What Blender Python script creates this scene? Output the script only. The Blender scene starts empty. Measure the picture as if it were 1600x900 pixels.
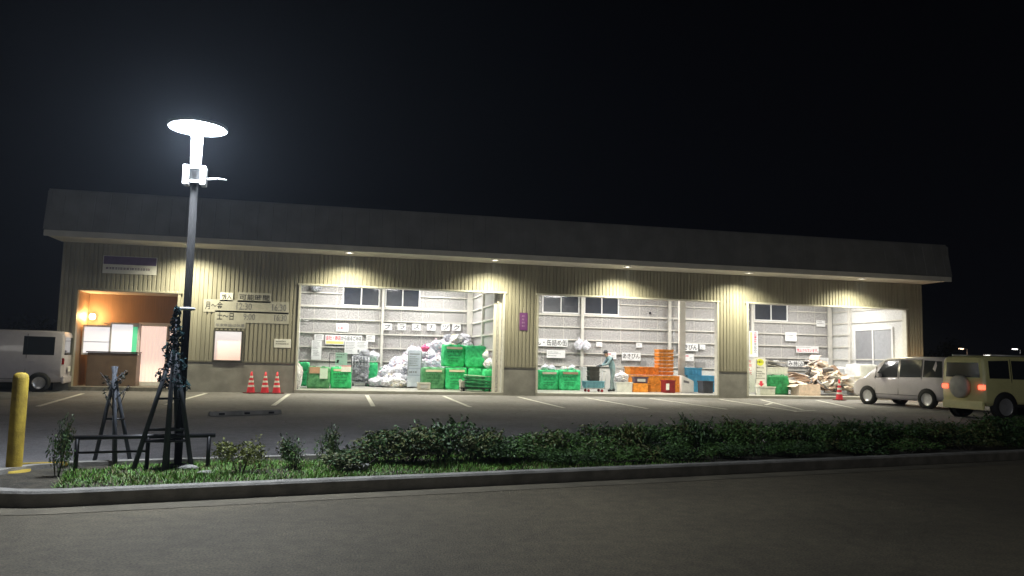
import bpy, bmesh, math, random
from mathutils import Vector, Matrix
R = math.radians
random.seed(7)
SC = bpy.context.scene
COL = SC.collection

# ------------------------------------------------------------------ camera
F_PX, YAW, PITCH, ROLL, CAM_H, DIST = 1210.9, R(12.682), R(5.200), R(1.2816), 1.35, 28.0
fw = Vector((math.sin(YAW)*math.cos(PITCH), math.cos(YAW)*math.cos(PITCH), math.sin(PITCH)))
r0 = Vector((math.cos(YAW), -math.sin(YAW), 0)); u0 = r0.cross(fw)
rt = r0*math.cos(ROLL)+u0*math.sin(ROLL); up = u0*math.cos(ROLL)-r0*math.sin(ROLL)
CAM = Vector((0, -DIST, CAM_H))
cd = bpy.data.cameras.new('camera'); cam = bpy.data.objects.new('camera', cd); COL.objects.link(cam)
cd.sensor_width = 36; cd.lens = F_PX/1600*36; cd.clip_start = .05; cd.clip_end = 2000
M = Matrix((rt, up, -fw)).transposed().to_4x4(); M.translation = CAM; cam.matrix_world = M
SC.camera = cam
def ray(px, py): return fw + rt*((px-800)/F_PX) - up*((py-450)/F_PX)
def atY(px, py, Y): d = ray(px, py); return CAM + d*((Y+DIST)/d.y)
def atX(px, py, X): d = ray(px, py); return CAM + d*(X/d.x)
def atZ(px, py, z=0.): d = ray(px, py); return CAM + d*((z-CAM_H)/d.z)

# ------------------------------------------------------------------ night sky and exposure
W = bpy.data.worlds.new('World'); SC.world = W; W.use_nodes = True
nt = W.node_tree; bg = nt.nodes['Background']
tc = nt.nodes.new('ShaderNodeTexCoord'); sx = nt.nodes.new('ShaderNodeSeparateXYZ'); cr = nt.nodes.new('ShaderNodeValToRGB')
nt.links.new(tc.outputs['Generated'], sx.inputs[0]); nt.links.new(sx.outputs['Z'], cr.inputs[0]); nt.links.new(cr.outputs[0], bg.inputs[0])
cr.color_ramp.elements[0].position = 0.0; cr.color_ramp.elements[0].color = (.0012, .0013, .0019, 1)
cr.color_ramp.elements[1].position = 0.55; cr.color_ramp.elements[1].color = (.0002, .0002, .0004, 1)
bg.inputs[1].default_value = 1.0
SC.view_settings.view_transform = 'Standard'; SC.view_settings.look = 'None'
SC.view_settings.exposure = 0.6; SC.view_settings.gamma = 1.0
SC.render.engine = 'CYCLES'
SC.cycles.use_denoising = True
SC.cycles.max_bounces = 6; SC.cycles.diffuse_bounces = 4
SC.cycles.sample_clamp_indirect = 4.0
SC.cycles.use_light_tree = True
P_SPOT, P_ROOM, P_LAMP, P_SIDE, P_PORCH = 720, 96, 40, 680, 60
sd = bpy.data.lights.new('fill_sun', 'SUN'); sd.energy = .07; sd.angle = R(10); sd.color = (1, .97, .9)  # weak sun added as fill for parapet and asphalt, no real source
fill_sun = bpy.data.objects.new('fill_sun', sd); COL.objects.link(fill_sun); fill_sun.rotation_euler = (R(58), 0, R(-8))

GLOW_DENSITY = .0009  # density of the volume added for the lamp glow
# ------------------------------------------------------------------ helpers
def _c(c): return (c[0], c[1], c[2], 1.0)
MATS = {}
def mat(name, color, rough=.6, metal=0., var=.12, scale=6., bump=0., bscale=60., emit=None, estr=0., trans=0., spec=.5, coat=0., color2=None, cut=(.35, .65), detail=6., stretch=None):
    if name in MATS: return MATS[name]
    m = bpy.data.materials.new(name); m.use_nodes = True; MATS[name] = m
    n = m.node_tree.nodes; l = m.node_tree.links; b = n['Principled BSDF']
    b.inputs['Roughness'].default_value = rough; b.inputs['Metallic'].default_value = metal
    b.inputs['Specular IOR Level'].default_value = spec; b.inputs['Coat Weight'].default_value = coat
    t = n.new('ShaderNodeTexCoord'); src = t.outputs['Object']
    if stretch:
        mp = n.new('ShaderNodeMapping'); mp.inputs['Scale'].default_value = stretch
        l.new(src, mp.inputs[0]); src = mp.outputs[0]
    no = n.new('ShaderNodeTexNoise'); no.inputs['Scale'].default_value = scale; no.inputs['Detail'].default_value = detail
    l.new(src, no.inputs['Vector'])
    cr = n.new('ShaderNodeValToRGB'); l.new(no.outputs['Fac'], cr.inputs[0])
    c1 = tuple(x*(1-var) for x in color); c2 = color2 if color2 else tuple(min(1, x*(1+var)) for x in color)
    cr.color_ramp.elements[0].position = cut[0]; cr.color_ramp.elements[0].color = _c(c1)
    cr.color_ramp.elements[1].position = cut[1]; cr.color_ramp.elements[1].color = _c(c2)
    l.new(cr.outputs[0], b.inputs['Base Color'])
    if bump:
        n2 = n.new('ShaderNodeTexNoise'); n2.inputs['Scale'].default_value = bscale; n2.inputs['Detail'].default_value = 4
        l.new(src, n2.inputs['Vector'])
        bp = n.new('ShaderNodeBump'); bp.inputs['Strength'].default_value = bump; bp.inputs['Distance'].default_value = .02
        l.new(n2.outputs['Fac'], bp.inputs['Height']); l.new(bp.outputs[0], b.inputs['Normal'])
    if emit: b.inputs['Emission Color'].default_value = _c(emit); b.inputs['Emission Strength'].default_value = estr
    if trans: b.inputs['Transmission Weight'].default_value = trans
    return m

class MB:
    def __init__(s): s.v = []; s.f = []; s.mi = []; s.sm = []
    def add(s, vs, fs, mi=0, smooth=False):
        o = len(s.v); s.v += [tuple(v) for v in vs]
        for f in fs: s.f.append(tuple(i+o for i in f)); s.mi.append(mi); s.sm.append(smooth)
        return s
    def box(s, x0, x1, y0, y1, z0, z1, mi=0, mtx=None):
        vs = [Vector((x, y, z)) for z in (z0, z1) for y in (y0, y1) for x in (x0, x1)]
        if mtx: vs = [mtx @ v for v in vs]
        return s.add(vs, [(0,2,3,1),(4,5,7,6),(0,1,5,4),(2,6,7,3),(0,4,6,2),(1,3,7,5)], mi)
    def frustum(s, x0, x1, y0, y1, z0, z1, gx, gy, mi=0, mtx=None):   # top grows by gx, gy on every side
        vs = [Vector((x, y, z0)) for y in (y0, y1) for x in (x0, x1)] + [Vector((x, y, z1)) for y in (y0-gy, y1+gy) for x in (x0-gx, x1+gx)]
        if mtx: vs = [mtx @ v for v in vs]
        return s.add(vs, [(0,2,3,1),(4,5,7,6),(0,1,5,4),(2,6,7,3),(0,4,6,2),(1,3,7,5)], mi)
    def tube(s, p0, p1, r0, r1=None, n=10, mi=0, caps=True):
        p0 = Vector(p0); p1 = Vector(p1); r1 = r0 if r1 is None else r1
        d = (p1-p0).normalized(); a = d.orthogonal().normalized(); b = d.cross(a)
        vs = []
        for p, r in ((p0, r0), (p1, r1)):
            for i in range(n):
                t = 2*math.pi*i/n; vs.append(p + a*(r*math.cos(t)) + b*(r*math.sin(t)))
        o = len(s.v)
        s.add(vs, [(i, (i+1) % n, n+(i+1) % n, n+i) for i in range(n)], mi, True)
        if caps: s.f += [tuple(o+i for i in reversed(range(n))), tuple(o+n+i for i in range(n))]; s.mi += [mi, mi]; s.sm += [False, False]
        return s
    def path(s, pts, r, n=8, mi=0):
        for a, b in zip(pts, pts[1:]): s.tube(a, b, r, r, n, mi)
        return s
    def lathe(s, prof, n=20, mi=0, c=(0, 0, 0), mis=None):
        o = len(s.v); vs = []
        for r, z in prof:
            for i in range(n):
                t = 2*math.pi*i/n; vs.append((c[0]+r*math.cos(t), c[1]+r*math.sin(t), c[2]+z))
        s.v += vs
        for k in range(len(prof)-1):
            for i in range(n):
                j = (i+1) % n
                s.f.append((o+k*n+i, o+k*n+j, o+(k+1)*n+j, o+(k+1)*n+i)); s.mi.append(mis[k] if mis else mi); s.sm.append(True)
        return s
    def quad(s, a, b, c, d, mi=0): return s.add([a, b, c, d], [(0, 1, 2, 3)], mi)
    def build(s, name, mats, parent=None, bevel=0., loc=None, subdiv=0, segs=2):
        me = bpy.data.meshes.new(name); me.from_pydata(s.v, [], s.f); me.update()
        for m in (mats if isinstance(mats, (list, tuple)) else [mats]): me.materials.append(m)
        for p, mi, sm in zip(me.polygons, s.mi, s.sm): p.material_index = mi; p.use_smooth = sm
        if bevel:
            bm = bmesh.new(); bm.from_mesh(me)
            bmesh.ops.bevel(bm, geom=[e for e in bm.edges if len(e.link_faces) == 2 and e.calc_face_angle(0) > .5], offset=bevel, segments=segs, affect='EDGES', clamp_overlap=True)
            bm.to_mesh(me); bm.free()
        o = bpy.data.objects.new(name, me); COL.objects.link(o)
        if parent: o.parent = parent
        if loc is not None: o.location = loc
        return o

def tag(o, label, cat, group=None):
    o['label'] = label; o['category'] = cat
    if group: o['group'] = group
    return o
def thing(name, label, cat, loc=(0, 0, 0), rz=0., group=None):
    o = bpy.data.objects.new(name, None); COL.objects.link(o); o.empty_display_size = .1
    o.location = loc; o.rotation_euler = (0, 0, rz)
    return tag(o, label, cat, group)
def structure(o): o['kind'] = 'structure'; return o
def dup(root, loc=None, rz=None, label=None, group=None, scale=None):
    def cp(o, par):
        c = o.copy(); COL.objects.link(c)
        if par: c.parent = par
        for ch in list(o.children): cp(ch, c)
        return c
    r = cp(root, None)
    if loc is not None: r.location = loc
    if rz is not None: r.rotation_euler = (0, 0, rz)
    if scale is not None: r.scale = scale
    if label: r['label'] = label
    if group: r['group'] = group
    return r

_TX = {}
def text_mesh(body, extr=.0):
    k = (body, extr)
    if k in _TX: return _TX[k]
    c = bpy.data.curves.new('lettering', 'FONT'); c.body = body; c.resolution_u = 2; c.offset = .012
    o = bpy.data.objects.new('lettering', c); COL.objects.link(o)
    dg = bpy.context.evaluated_depsgraph_get(); me = bpy.data.meshes.new_from_object(o.evaluated_get(dg))
    vs = [tuple(v.co) for v in me.vertices]; fs = [tuple(p.vertices) for p in me.polygons]
    bpy.data.objects.remove(o); bpy.data.curves.remove(c); bpy.data.meshes.remove(me)
    xs = [v[0] for v in vs]; ys = [v[1] for v in vs]
    _TX[k] = (vs, fs, min(xs), max(xs), min(ys), max(ys)); return _TX[k]
def put_text(mb, body, x0, x1, z0, z1, y, mi=0, keep=False):     # lettering facing -Y fitted in a rectangle
    vs, fs, a, b, c, d = text_mesh(body)
    sx_ = (x1-x0)/(b-a); sz_ = (z1-z0)/(d-c)
    if keep: sx_ = min(sx_, sz_); sz_ = min(sz_, sx_*1.15)
    cx = (x0+x1)/2; cz = (z0+z1)/2
    mb.add([(cx+(v[0]-(a+b)/2)*sx_, y, cz+(v[1]-(c+d)/2)*sz_) for v in vs], fs, mi)
def scribble(mb, x0, x1, z0, z1, rows, y, mi=0, fill=.5, rnd=None, ragged=.4):   # rows of small unreadable print
    rnd = rnd or random; h = (z1-z0)/rows
    for i in range(rows):
        zt = z1-h*i-h*(1-fill)/2; x = x0; xe = x1-(x1-x0)*ragged*rnd.random()
        while x < xe:
            w = h*fill*rnd.uniform(.5, 1.3); w = min(w, xe-x)
            for q in range(2):
                zz = zt-h*fill*(.05+.5*q); mb.quad((x, y, zz-h*fill*.3), (x+w*.8, y, zz-h*fill*.3), (x+w*.8, y, zz), (x, y, zz), mi)
            x += w*1.15

# ------------------------------------------------------------------ materials
asphalt = mat('asphalt', (.17, .166, .17), .85, var=.3, scale=1.3, bump=.5, bscale=90, detail=12)
road_m = mat('old_asphalt', (.062, .058, .048), .88, var=.3, scale=1.1, bump=.6, bscale=80, detail=12)
paint = mat('road_paint', (.62, .62, .6), .7, var=.35, scale=9, color2=(.7, .7, .68))
kerb_m = mat('kerb_concrete', (.22, .21, .19), .85, var=.25, scale=5, bump=.3)
soil_m = mat('soil', (.035, .03, .02), .95, var=.4, scale=8, bump=.8, bscale=30)
concrete = mat('grey_concrete', (.27, .265, .255), .85, var=.18, scale=2.2, bump=.25, bscale=45)
slab_m = mat('floor_concrete', (.36, .355, .33), .45, var=.14, scale=1.5, bump=.05)
siding_m = mat('khaki_siding', (.32, .305, .25), .5, var=.13, scale=1.6, stretch=(3, 1, .22), cut=(.3, .7))
capm = mat('flashing', (.16, .155, .13), .5, var=.1)
trim_m = mat('pale_trim', (.6, .59, .54), .45, var=.06)
roof_m = mat('dark_roof_metal', (.17, .17, .168), .55, .0, var=.12, scale=1.5)
soffit_m = mat('soffit_board', (.55, .53, .48), .7, var=.06, scale=2)
steel_w = mat('cream_steel', (.66, .64, .58), .5, var=.07, scale=3)
wool = mat('speckled_board', (.36, .35, .345), .95, var=.28, scale=20, color2=(.56, .545, .53), cut=(.36, .64), detail=6, bump=.3, bscale=70)
kick_m = mat('pale_kickboard', (.6, .6, .56), .7, var=.08, scale=2)
white_p = mat('white_paint', (.82, .82, .81), .5, var=.05)
paper = mat('white_paper', (.84, .84, .83), .75, var=.04)
paper_b = mat('pale_green_paper', (.62, .78, .7), .75, var=.04)
ink = mat('black_ink', (.025, .025, .03), .7, var=.1)
ink_soft = mat('faded_ink', (.2, .2, .22), .8, var=.2)
red_ink = mat('red_ink', (.75, .05, .10), .7, var=.1)
yellow_ink = mat('yellow_ink', (.85, .75, .25), .7, var=.1)
lime_ink = mat('lime_ink', (.78, .82, .08), .7, var=.08)
purple = mat('purple_plastic', (.18, .055, .22), .5, var=.1)
violet = mat('violet_band', (.14, .10, .22), .5, var=.1)
glass_n = mat('night_window_glass', (.03, .035, .05), .08, var=.1, spec=.9)
alum = mat('white_window_frame', (.78, .78, .77), .4, var=.04)
galv = mat('galvanised_steel', (.5, .51, .53), .4, .7, var=.12, scale=10)
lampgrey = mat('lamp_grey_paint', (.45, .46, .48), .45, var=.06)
dark_metal = mat('black_metal', (.015, .015, .017), .45, .3, var=.2)
green_w = mat('green_woven_sheet', (.012, .50, .15), .55, var=.25, scale=9, bump=.35, bscale=14, color2=(.05, .66, .24))
green_d = mat('dull_green_sheet', (.05, .27, .10), .6, var=.3, scale=9, bump=.35, bscale=14, color2=(.12, .38, .17))
print_g = mat('dark_green_print', (.006, .12, .04), .7, var=.2)
tan = mat('tan_label', (.72, .62, .48), .7, var=.08)
brown_l = mat('brown_label', (.5, .3, .2), .7, var=.08)
orange = mat('orange_plastic', (.84, .33, .045), .5, var=.22, scale=7, bump=.1)
blue_p = mat('blue_plastic', (.10, .42, .66), .45, var=.1, scale=5)
blue_t = mat('dull_blue_plastic', (.14, .34, .44), .5, var=.1, scale=5)
navy = mat('dark_plastic', (.05, .055, .07), .5, var=.2)
plum = mat('plum_plastic', (.09, .06, .10), .4, var=.2)
redp = mat('dark_red_plastic', (.30, .025, .03), .45, var=.2)
cone_r = mat('cone_red', (.72, .035, .06), .5, var=.1)
cone_w = mat('cone_reflective_band', (.75, .72, .68), .4, var=.1)
rubber = mat('black_rubber', (.02, .02, .02), .8, var=.2)
card = mat('cardboard', (.60, .48, .39), .85, var=.15, scale=8)
card_p = mat('pinkish_cardboard', (.74, .60, .52), .85, var=.12, scale=8)
news = mat('newsprint', (.66, .63, .59), .85, var=.2, scale=20)
news_d = mat('grey_newsprint', (.22, .22, .23), .85, var=.35, scale=24)
film = mat('clear_crate', (.7, .71, .7), .35, var=.1)
yellow_p = mat('yellow_post_paint', (.36, .25, .02), .75, var=.35, scale=9, color2=(.42, .30, .03), bump=.3)
def emis(name, c, s): return mat(name, c, .4, var=0., emit=c, estr=s)
tube_e = emis('fluorescent_tube_lit', (1, .98, .95), 12)
down_e = emis('downlight_lit', (1, .95, .78), 9)
disc_e = emis('street_lamp_lit', (.93, .96, 1.0), 14)
porch_e = emis('porch_lamp_lit', (1, .72, .38), 9)
board_e = emis('lit_notice_panel', (.93, .92, .96), .5)
pink_e = emis('lit_pink_blind', (.95, .72, .62), .55)

def asphalt_mat(name, c, crack=.35, patch=.25):
    m = bpy.data.materials.new(name); m.use_nodes = True; n = m.node_tree.nodes; l = m.node_tree.links; b = n['Principled BSDF']; b.inputs['Roughness'].default_value = .85
    t = n.new('ShaderNodeTexCoord'); o_ = t.outputs['Object']
    def noise(s, d): q = n.new('ShaderNodeTexNoise'); q.inputs['Scale'].default_value = s; q.inputs['Detail'].default_value = d; l.new(o_, q.inputs['Vector']); return q.outputs['Fac']
    def rmap(src, a, b_, lo, hi): q = n.new('ShaderNodeMapRange'); q.inputs[1].default_value = a; q.inputs[2].default_value = b_; q.inputs[3].default_value = lo; q.inputs[4].default_value = hi; l.new(src, q.inputs[0]); return q.outputs[0]
    def mul(a, b_): q = n.new('ShaderNodeMath'); q.operation = 'MULTIPLY'; l.new(a, q.inputs[0]); l.new(b_, q.inputs[1]); return q.outputs[0]
    big = rmap(noise(.35, 5), .35, .65, 1-patch, 1+patch); fine = rmap(noise(55, 2), .3, .7, .62, 1.4); mid = rmap(noise(7, 6), .3, .7, .82, 1.18)
    dn = n.new('ShaderNodeTexNoise'); dn.inputs['Scale'].default_value = 1.2; l.new(o_, dn.inputs['Vector']); mx = n.new('ShaderNodeMixRGB'); mx.inputs[0].default_value = .3; l.new(o_, mx.inputs[1]); l.new(dn.outputs['Color'], mx.inputs[2])
    vo = n.new('ShaderNodeTexVoronoi'); vo.feature = 'DISTANCE_TO_EDGE'; vo.inputs['Scale'].default_value = .42; l.new(mx.outputs[0], vo.inputs['Vector'])
    cr = rmap(vo.outputs['Distance'], .0, .006, 1-crack, 1); f = mul(mul(mul(big, fine), mid), cr)
    v = n.new('ShaderNodeVectorMath'); v.operation = 'SCALE'; v.inputs[0].default_value = c; l.new(f, v.inputs['Scale']); l.new(v.outputs[0], b.inputs['Base Color'])
    bp = n.new('ShaderNodeBump'); bp.inputs['Strength'].default_value = .6; bp.inputs['Distance'].default_value = .012; l.new(noise(75, 3), bp.inputs['Height']); l.new(bp.outputs[0], b.inputs['Normal']); return m
asphalt = asphalt_mat('worn_lot_asphalt', (.165, .16, .165), .3); road_m = asphalt_mat('road_asphalt', (.10, .083, .052), .15)
# ------------------------------------------------------------------ ground, road, planting strip
def sheet(name, x0, x1, y0, y1, z, m, bm_=None):
    mb = MB(); mb.quad((x0, y0, z), (x1, y0, z), (x1, y1, z), (x0, y1, z)); return structure(mb.build(name, m))
sheet('ground', -400, 400, -200, 600, -.012, mat('dark_field', (.03, .032, .022), .95, var=.4, scale=.3, bump=.5))
sheet('parking_lot', -30, 45, -24, 0.6, -.004, asphalt)
SD = Vector((.9816, .191, 0)); SN = Vector((-.191, .9816, 0)); S0 = Vector((-2.25, -20.56, 0))
SW, SL = 2.05, 44.
mb = MB(); a = S0-SD*70-SN*26; b = S0+SD*90-SN*26; c_ = S0+SD*90+SN*.2; d_ = S0-SD*70+SN*.2
mb.quad(a, b, c_, d_); structure(mb.build('road', road_m))
def strip_outline(inset, n=14):
    rr = SW/2; pts = []
    for i in range(n+1):
        t = math.pi/2 + math.pi*i/n                       # round left end
        pts.append(S0 + SN*rr + SD*(math.cos(t)*(rr-inset)*.9) + SN*(math.sin(t)*(rr-inset)))
    pts += [S0+SD*SL+SN*inset, S0+SD*SL+SN*(SW-inset)]
    return pts
# kerb: ring with rounded top edge, cut by fine joints
o1 = strip_outline(0); o2 = strip_outline(.02); o3 = strip_outline(.15)
n = len(o1); mb = MB()
vs = [p+Vector((0, 0, -.01)) for p in o1]+[p+Vector((0, 0, .115)) for p in o1]+[p+Vector((0, 0, .135)) for p in o2]+[p+Vector((0, 0, .135)) for p in o3]+[p+Vector((0, 0, .02)) for p in o3]
fs = []
for k in range(4):
    for i in range(n): j = (i+1) % n; fs.append((k*n+i, k*n+j, (k+1)*n+j, (k+1)*n+i))
mb.add(vs, fs); structure(mb.build('kerb', kerb_m))
mb = MB(); o4 = strip_outline(.149); mb.add([p+Vector((0, 0, .085)) for p in o4], [tuple(range(n))]); structure(mb.build('planting_bed', soil_m))
# pale gutter along the kerb
mb = MB(); g1 = strip_outline(-.32); g2 = strip_outline(-.004)
mb.add([p+Vector((0, 0, .004)) for p in g1]+[p+Vector((0, 0, .004)) for p in g2], [(i, (i+1) % n, n+(i+1) % n, n+i) for i in range(n-1)])
structure(mb.build('gutter', mat('gutter_concrete', (.105, .09, .06), .85, var=.2, scale=3, bump=.2)))
# painted bay lines
def strip_line(x0, y0, x1, y1, w=.12):
    a = Vector((x0, y0, 0)); b = Vector((x1, y1, 0)); t = (b-a).normalized(); q = Vector((-t.y, t.x, 0))*w/2
    mb = MB(); k = 14
    for i in range(k):
        p = a.lerp(b, i/k); p2 = a.lerp(b, (i+1)/k); mb.quad(p-q, p2-q, p2+q, p+q)
    return structure(mb.build('painted_line', paint, loc=(0, 0, .004)))
for xl in (-4.05, -1.45, 1.1, 3.72, 6.38, 8.88, 11.38): strip_line(xl, -1.0, xl-.06, -6.9)
strip_line(14.13, -1.1, 13.2, -7.6); strip_line(15.8, -1.2, 13.84, -6.9); strip_line(14.9, -3.4, 13.95, -4.6)
strip_line(18.3, -1.0, 16.3, -6.0); strip_line(-6.67, -7.9, -7.42, -2.0); strip_line(13.0, -7.7, 14.2, -7.0)
strip_line(21.4, -1.0, 20.8, -6.)

# ------------------------------------------------------------------ the depot building
BX0, BX1, ZE = -8.9, 24.05, 4.86
X0, OW, OG, OH = -1.336, 7.392, 1.221, 3.745
OPEN = [(X0+i*(OW+OG), X0+i*(OW+OG)+OW) for i in range(3)]
ALC = (-8.42, -5.2, 3.28)                                 # entrance recess: x0, x1, height
WIN = (-4.02, -3.16, 1.08, 2.05)                          # small lit window
BK = 5.6; PLZ = 1.0
bld = thing('recycling_depot', 'long khaki ribbed metal depot with three wide lit openings and dark parapet roof', 'building')
def part(name, mb, m, bevel=0., parent=None): return mb.build(name, m, parent or bld, bevel)
def ribbed(mb, x0, x1, z0, z1, y=0., pitch=.14, d=.028, groove=.045):
    k = math.floor(x0/pitch); xs = [(x0, 0.)]
    while k*pitch < x1:
        g = k*pitch
        for xx, dd in ((g, 0), (g+.012, d), (g+groove, d), (g+groove+.012, 0)):
            if x0 < xx < x1: xs.append((xx, dd))
        k += 1
    xs.append((x1, 0.))
    vs = [(x, y+d_, z) for z in (z0, z1) for x, d_ in xs]; n = len(xs)
    mb.add(vs, [(i, i+1, n+i+1, n+i) for i in range(n-1)])
mb = MB()
top = OH+.06
ribbed(mb, BX0, BX1, top, ZE)
segs = [(BX0, ALC[0]), (ALC[1], WIN[0]-.05), (WIN[1]+.05, OPEN[0][0]), (OPEN[0][1], OPEN[1][0]), (OPEN[1][1], OPEN[2][0]), (OPEN[2][1], BX1)]
for a, b in segs: ribbed(mb, a, b, PLZ+.05, top)
ribbed(mb, ALC[0], ALC[1], ALC[2]+.05, top); ribbed(mb, WIN[0]-.05, WIN[1]+.05, WIN[3]+.05, top)
part('siding', mb, siding_m)
mb = MB(); cm = MB()
for a, b in [(BX0, ALC[0]), (ALC[1], OPEN[0][0]), (OPEN[0][1], OPEN[1][0]), (OPEN[1][1], OPEN[2][0]), (OPEN[2][1], BX1)]:
    mb = MB(); cm = MB(); mb.box(a, b, -.012, .16, -.01, PLZ); cm.box(a, b, -.03, .16, PLZ+.002, PLZ+.048)
    pl_ = part('plinth', mb, concrete, .006); part('plinth_cap', cm, capm, 0, pl_)
# solid body behind the siding
mb = MB()
for a, b in segs[1:]:
    if b != BX1 and a >= OPEN[0][1]-.01: mb.box(a+.003, b-.003, .04, .16, PLZ+.05, top)
mb.box(OPEN[2][1]+.003, BX1-.003, .04, .16, PLZ+.05, top); mb.box(OPEN[0][0], BX1-.003, .04, .16, OH+.07, 4.8)
part('inner_lining', mb, kick_m)
# opening trims
for a, b in OPEN:
    mb = MB()
    mb.box(a, a+.07, -.05, .2, .1, OH); mb.box(b-.07, b, -.05, .2, .1, OH); mb.box(a-.05, b+.05, -.06, .22, OH, OH+.058)
    part('opening_frame', mb, trim_m, .006)
# soffit, eave fascia, parapet
mb = MB(); mb.box(BX0-.05, BX1+.05, -1.5, .0, ZE, ZE+.05); part('soffit', mb, soffit_m)
mb = MB(); mb.box(BX0-.09, BX1+.09, -1.56, -1.5, ZE-.03, ZE+.16); part('fascia', mb, soffit_m, .01)
PT = atY(800, 343, -1.2).z
mb = MB(); ribbed(mb, BX0-.12, BX1+.12, ZE+.17, PT, 0, .45, .008, .03)
mb.v = [(x, -1.56+(z-ZE-.17)*.2+y, z) for x, y, z in mb.v]
mb.box(BX0-.12, BX1+.12, -1.25, -1.0, PT, PT+.06)
part('parapet', mb, roof_m)
mb = MB(); mb.box(BX0-.1, BX1+.1, -1.0, BK+.7, ZE+.2, ZE+.35); mb.box(BX0-.1, BX0, -1.4, BK+.7, ZE+.06, PT-.05); mb.box(BX1, BX1+.1, -1.4, BK+.7, ZE+.06, PT-.05)
part('roof', mb, roof_m)
# outer side and rear walls
mb = MB(); mb.box(BX0-.0, BX0+.12, .165, BK+.4, 0, ZE); mb.box(BX1-.12, BX1, .165, BK+.4, 0, ZE); mb.box(BX0+.12, BX1-.12, BK+.2, BK+.4, 0, ZE)
part('outer_wall', mb, siding_m)
# floor slab, ceiling
mb = MB(); mb.box(OPEN[0][0]-.0, BX1-.13, .165, BK+.19, -.01, .1)
for a, b in OPEN: mb.box(a+.002, b-.002, -.05, .164, -.01, .099)
part('floor_slab', mb, slab_m)
mb = MB(); mb.box(OPEN[0][0], BX1-.13, .17, BK, 4.75, 4.8); part('ceiling', mb, kick_m)
# back wall: speckled boards with battens over seams
LX, PX, RX = OPEN[0][0]-.35, 5.80, 23.62
mb = MB(); mb.box(LX, RX+.05, BK, BK+.1, 1.0, 4.75); part('back_wall', mb, wool)
mb = MB(); mb.box(LX, RX+.05, BK-.03, BK+.1, .1, .998); part('kick_wall', mb, kick_m)
mb = MB()
x = LX+.75
while x < RX: mb.box(x-.012, x+.012, BK-.008, BK+.001, 1.0, 4.7); x += .91
part('seam_batten', mb, trim_m)
mb = MB(); mb.box(LX-.1, LX, .2, BK, .1, 4.75); part('left_room_wall', mb, wool)
mb = MB(); mb.box(PX, PX+.08, .2, BK-.002, .1, 4.75); part('partition_wall', mb, wool)
mb = MB(); mb.box(RX, RX+.08, .2, BK-.002, .1, 4.75); part('right_room_wall', mb, mat('white_board', (.66, .66, .64), .8, var=.1, scale=20))
GZ = (1.10, 1.66, 2.25, 2.82, 3.37, 3.93)
COLX = [1.90, 5.67, 7.7, 10.82, 15.06, 19.30, 23.45]
bays = [(LX, 1.84), (1.96, 5.55), (5.9, 10.75), (10.9, 14.98), (15.14, 19.2), (19.4, 23.35)]
wins = [(.20, 1.76), (1.98, 3.48), (8.95, 10.70), (10.92, 12.60), (19.42, 21.22)]
for z in GZ:
    for a, b in bays:
        if z > 3.8:
            cut = [(p, q) for p, q in wins if p < b and q > a]; xs = [a]+[v for p, q in cut for v in (p-.06, q+.06)]+[b]
            pieces = [(xs[i], xs[i+1]) for i in range(0, len(xs), 2) if xs[i+1]-xs[i] > .1]
        else: pieces = [(a, b)]
        for p, q in pieces:
            h = .085 if abs(z-3.37) < .01 else .05
            mb = MB(); mb.box(p, q, BK-.10, BK-.003, z-h/2, z+h/2); part('girt', mb, steel_w, .004)
for i, cx in enumerate(COLX):
    w = (.055, .12, .08, .07, .07, .07, .10)[i]
    mb = MB(); mb.box(cx-w, cx+w, BK-.2, BK-.11, .1, 4.75); mb.box(cx-w*.35, cx+w*.35, BK-.11, BK-.031, .1, 4.75); part('column', mb, steel_w, .006)
# free interior post of the middle bay and wall-side posts
mb = MB(); q = atY(1065, 540, 3.2); mb.box(q.x-.14, q.x+.14, 3.1, 3.25, .1, 4.75); part('column', mb, steel_w, .01)
for Y in (.35, 2.75): mb = MB(); mb.box(PX-.1, PX-.002, Y-.07, Y+.07, .1, 4.75); part('column', mb, steel_w, .006)
for Y in (.4, 4.1): mb = MB(); mb.box(RX-.12, RX-.002, Y-.08, Y+.08, .1, 4.75); part('column', mb, steel_w, .006)
for z in GZ:
    for a, b in ((.44, 2.66), (2.84, BK-.22)):
        mb = MB(); mb.box(PX-.08, PX-.002, a, b, z-.03, z+.03); part('girt', mb, steel_w, .004)
    if z > 2.9 or z < 1.7:
        mb = MB(); mb.box(RX-.08, RX-.002, .5, 4.0, z-.03, z+.03); part('girt', mb, steel_w, .004)
    mb = MB(); mb.box(RX-.08, RX-.002, 4.2, BK-.22, z-.03, z+.03); part('girt', mb, steel_w, .004)
mb = MB(); mb.box(PX+.09, OPEN[0][1]-.075, .25, .5, .1, 4.7); part('column', mb, steel_w, .01)
# high rear windows, each with two panes
def window(x0, x1, z0, z1, Y):
    mb = MB(); t = .055; xm = (x0+x1)/2
    mb.box(x0, x1, Y-.09, Y, z0, z0+t); mb.box(x0, x1, Y-.09, Y, z1-t, z1)
    for a in (x0, x1-t): mb.box(a, a+t, Y-.088, Y, z0+t, z1-t)
    mb.box(xm-.025, xm+.025, Y-.10, Y, z0+t, z1-t)
    f = part('rear_window', mb, alum, .004)
    for a, b, dy in ((x0+t, xm-.025, .05), (xm+.025, x1-t, .03)):
        p = MB(); p.box(a, b, Y-dy-.008, Y-dy, z0+t, z1-t); part('pane', p, glass_n, 0, f)
for a, b in wins: window(a, b, 3.42, 4.38, BK-.002)
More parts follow.
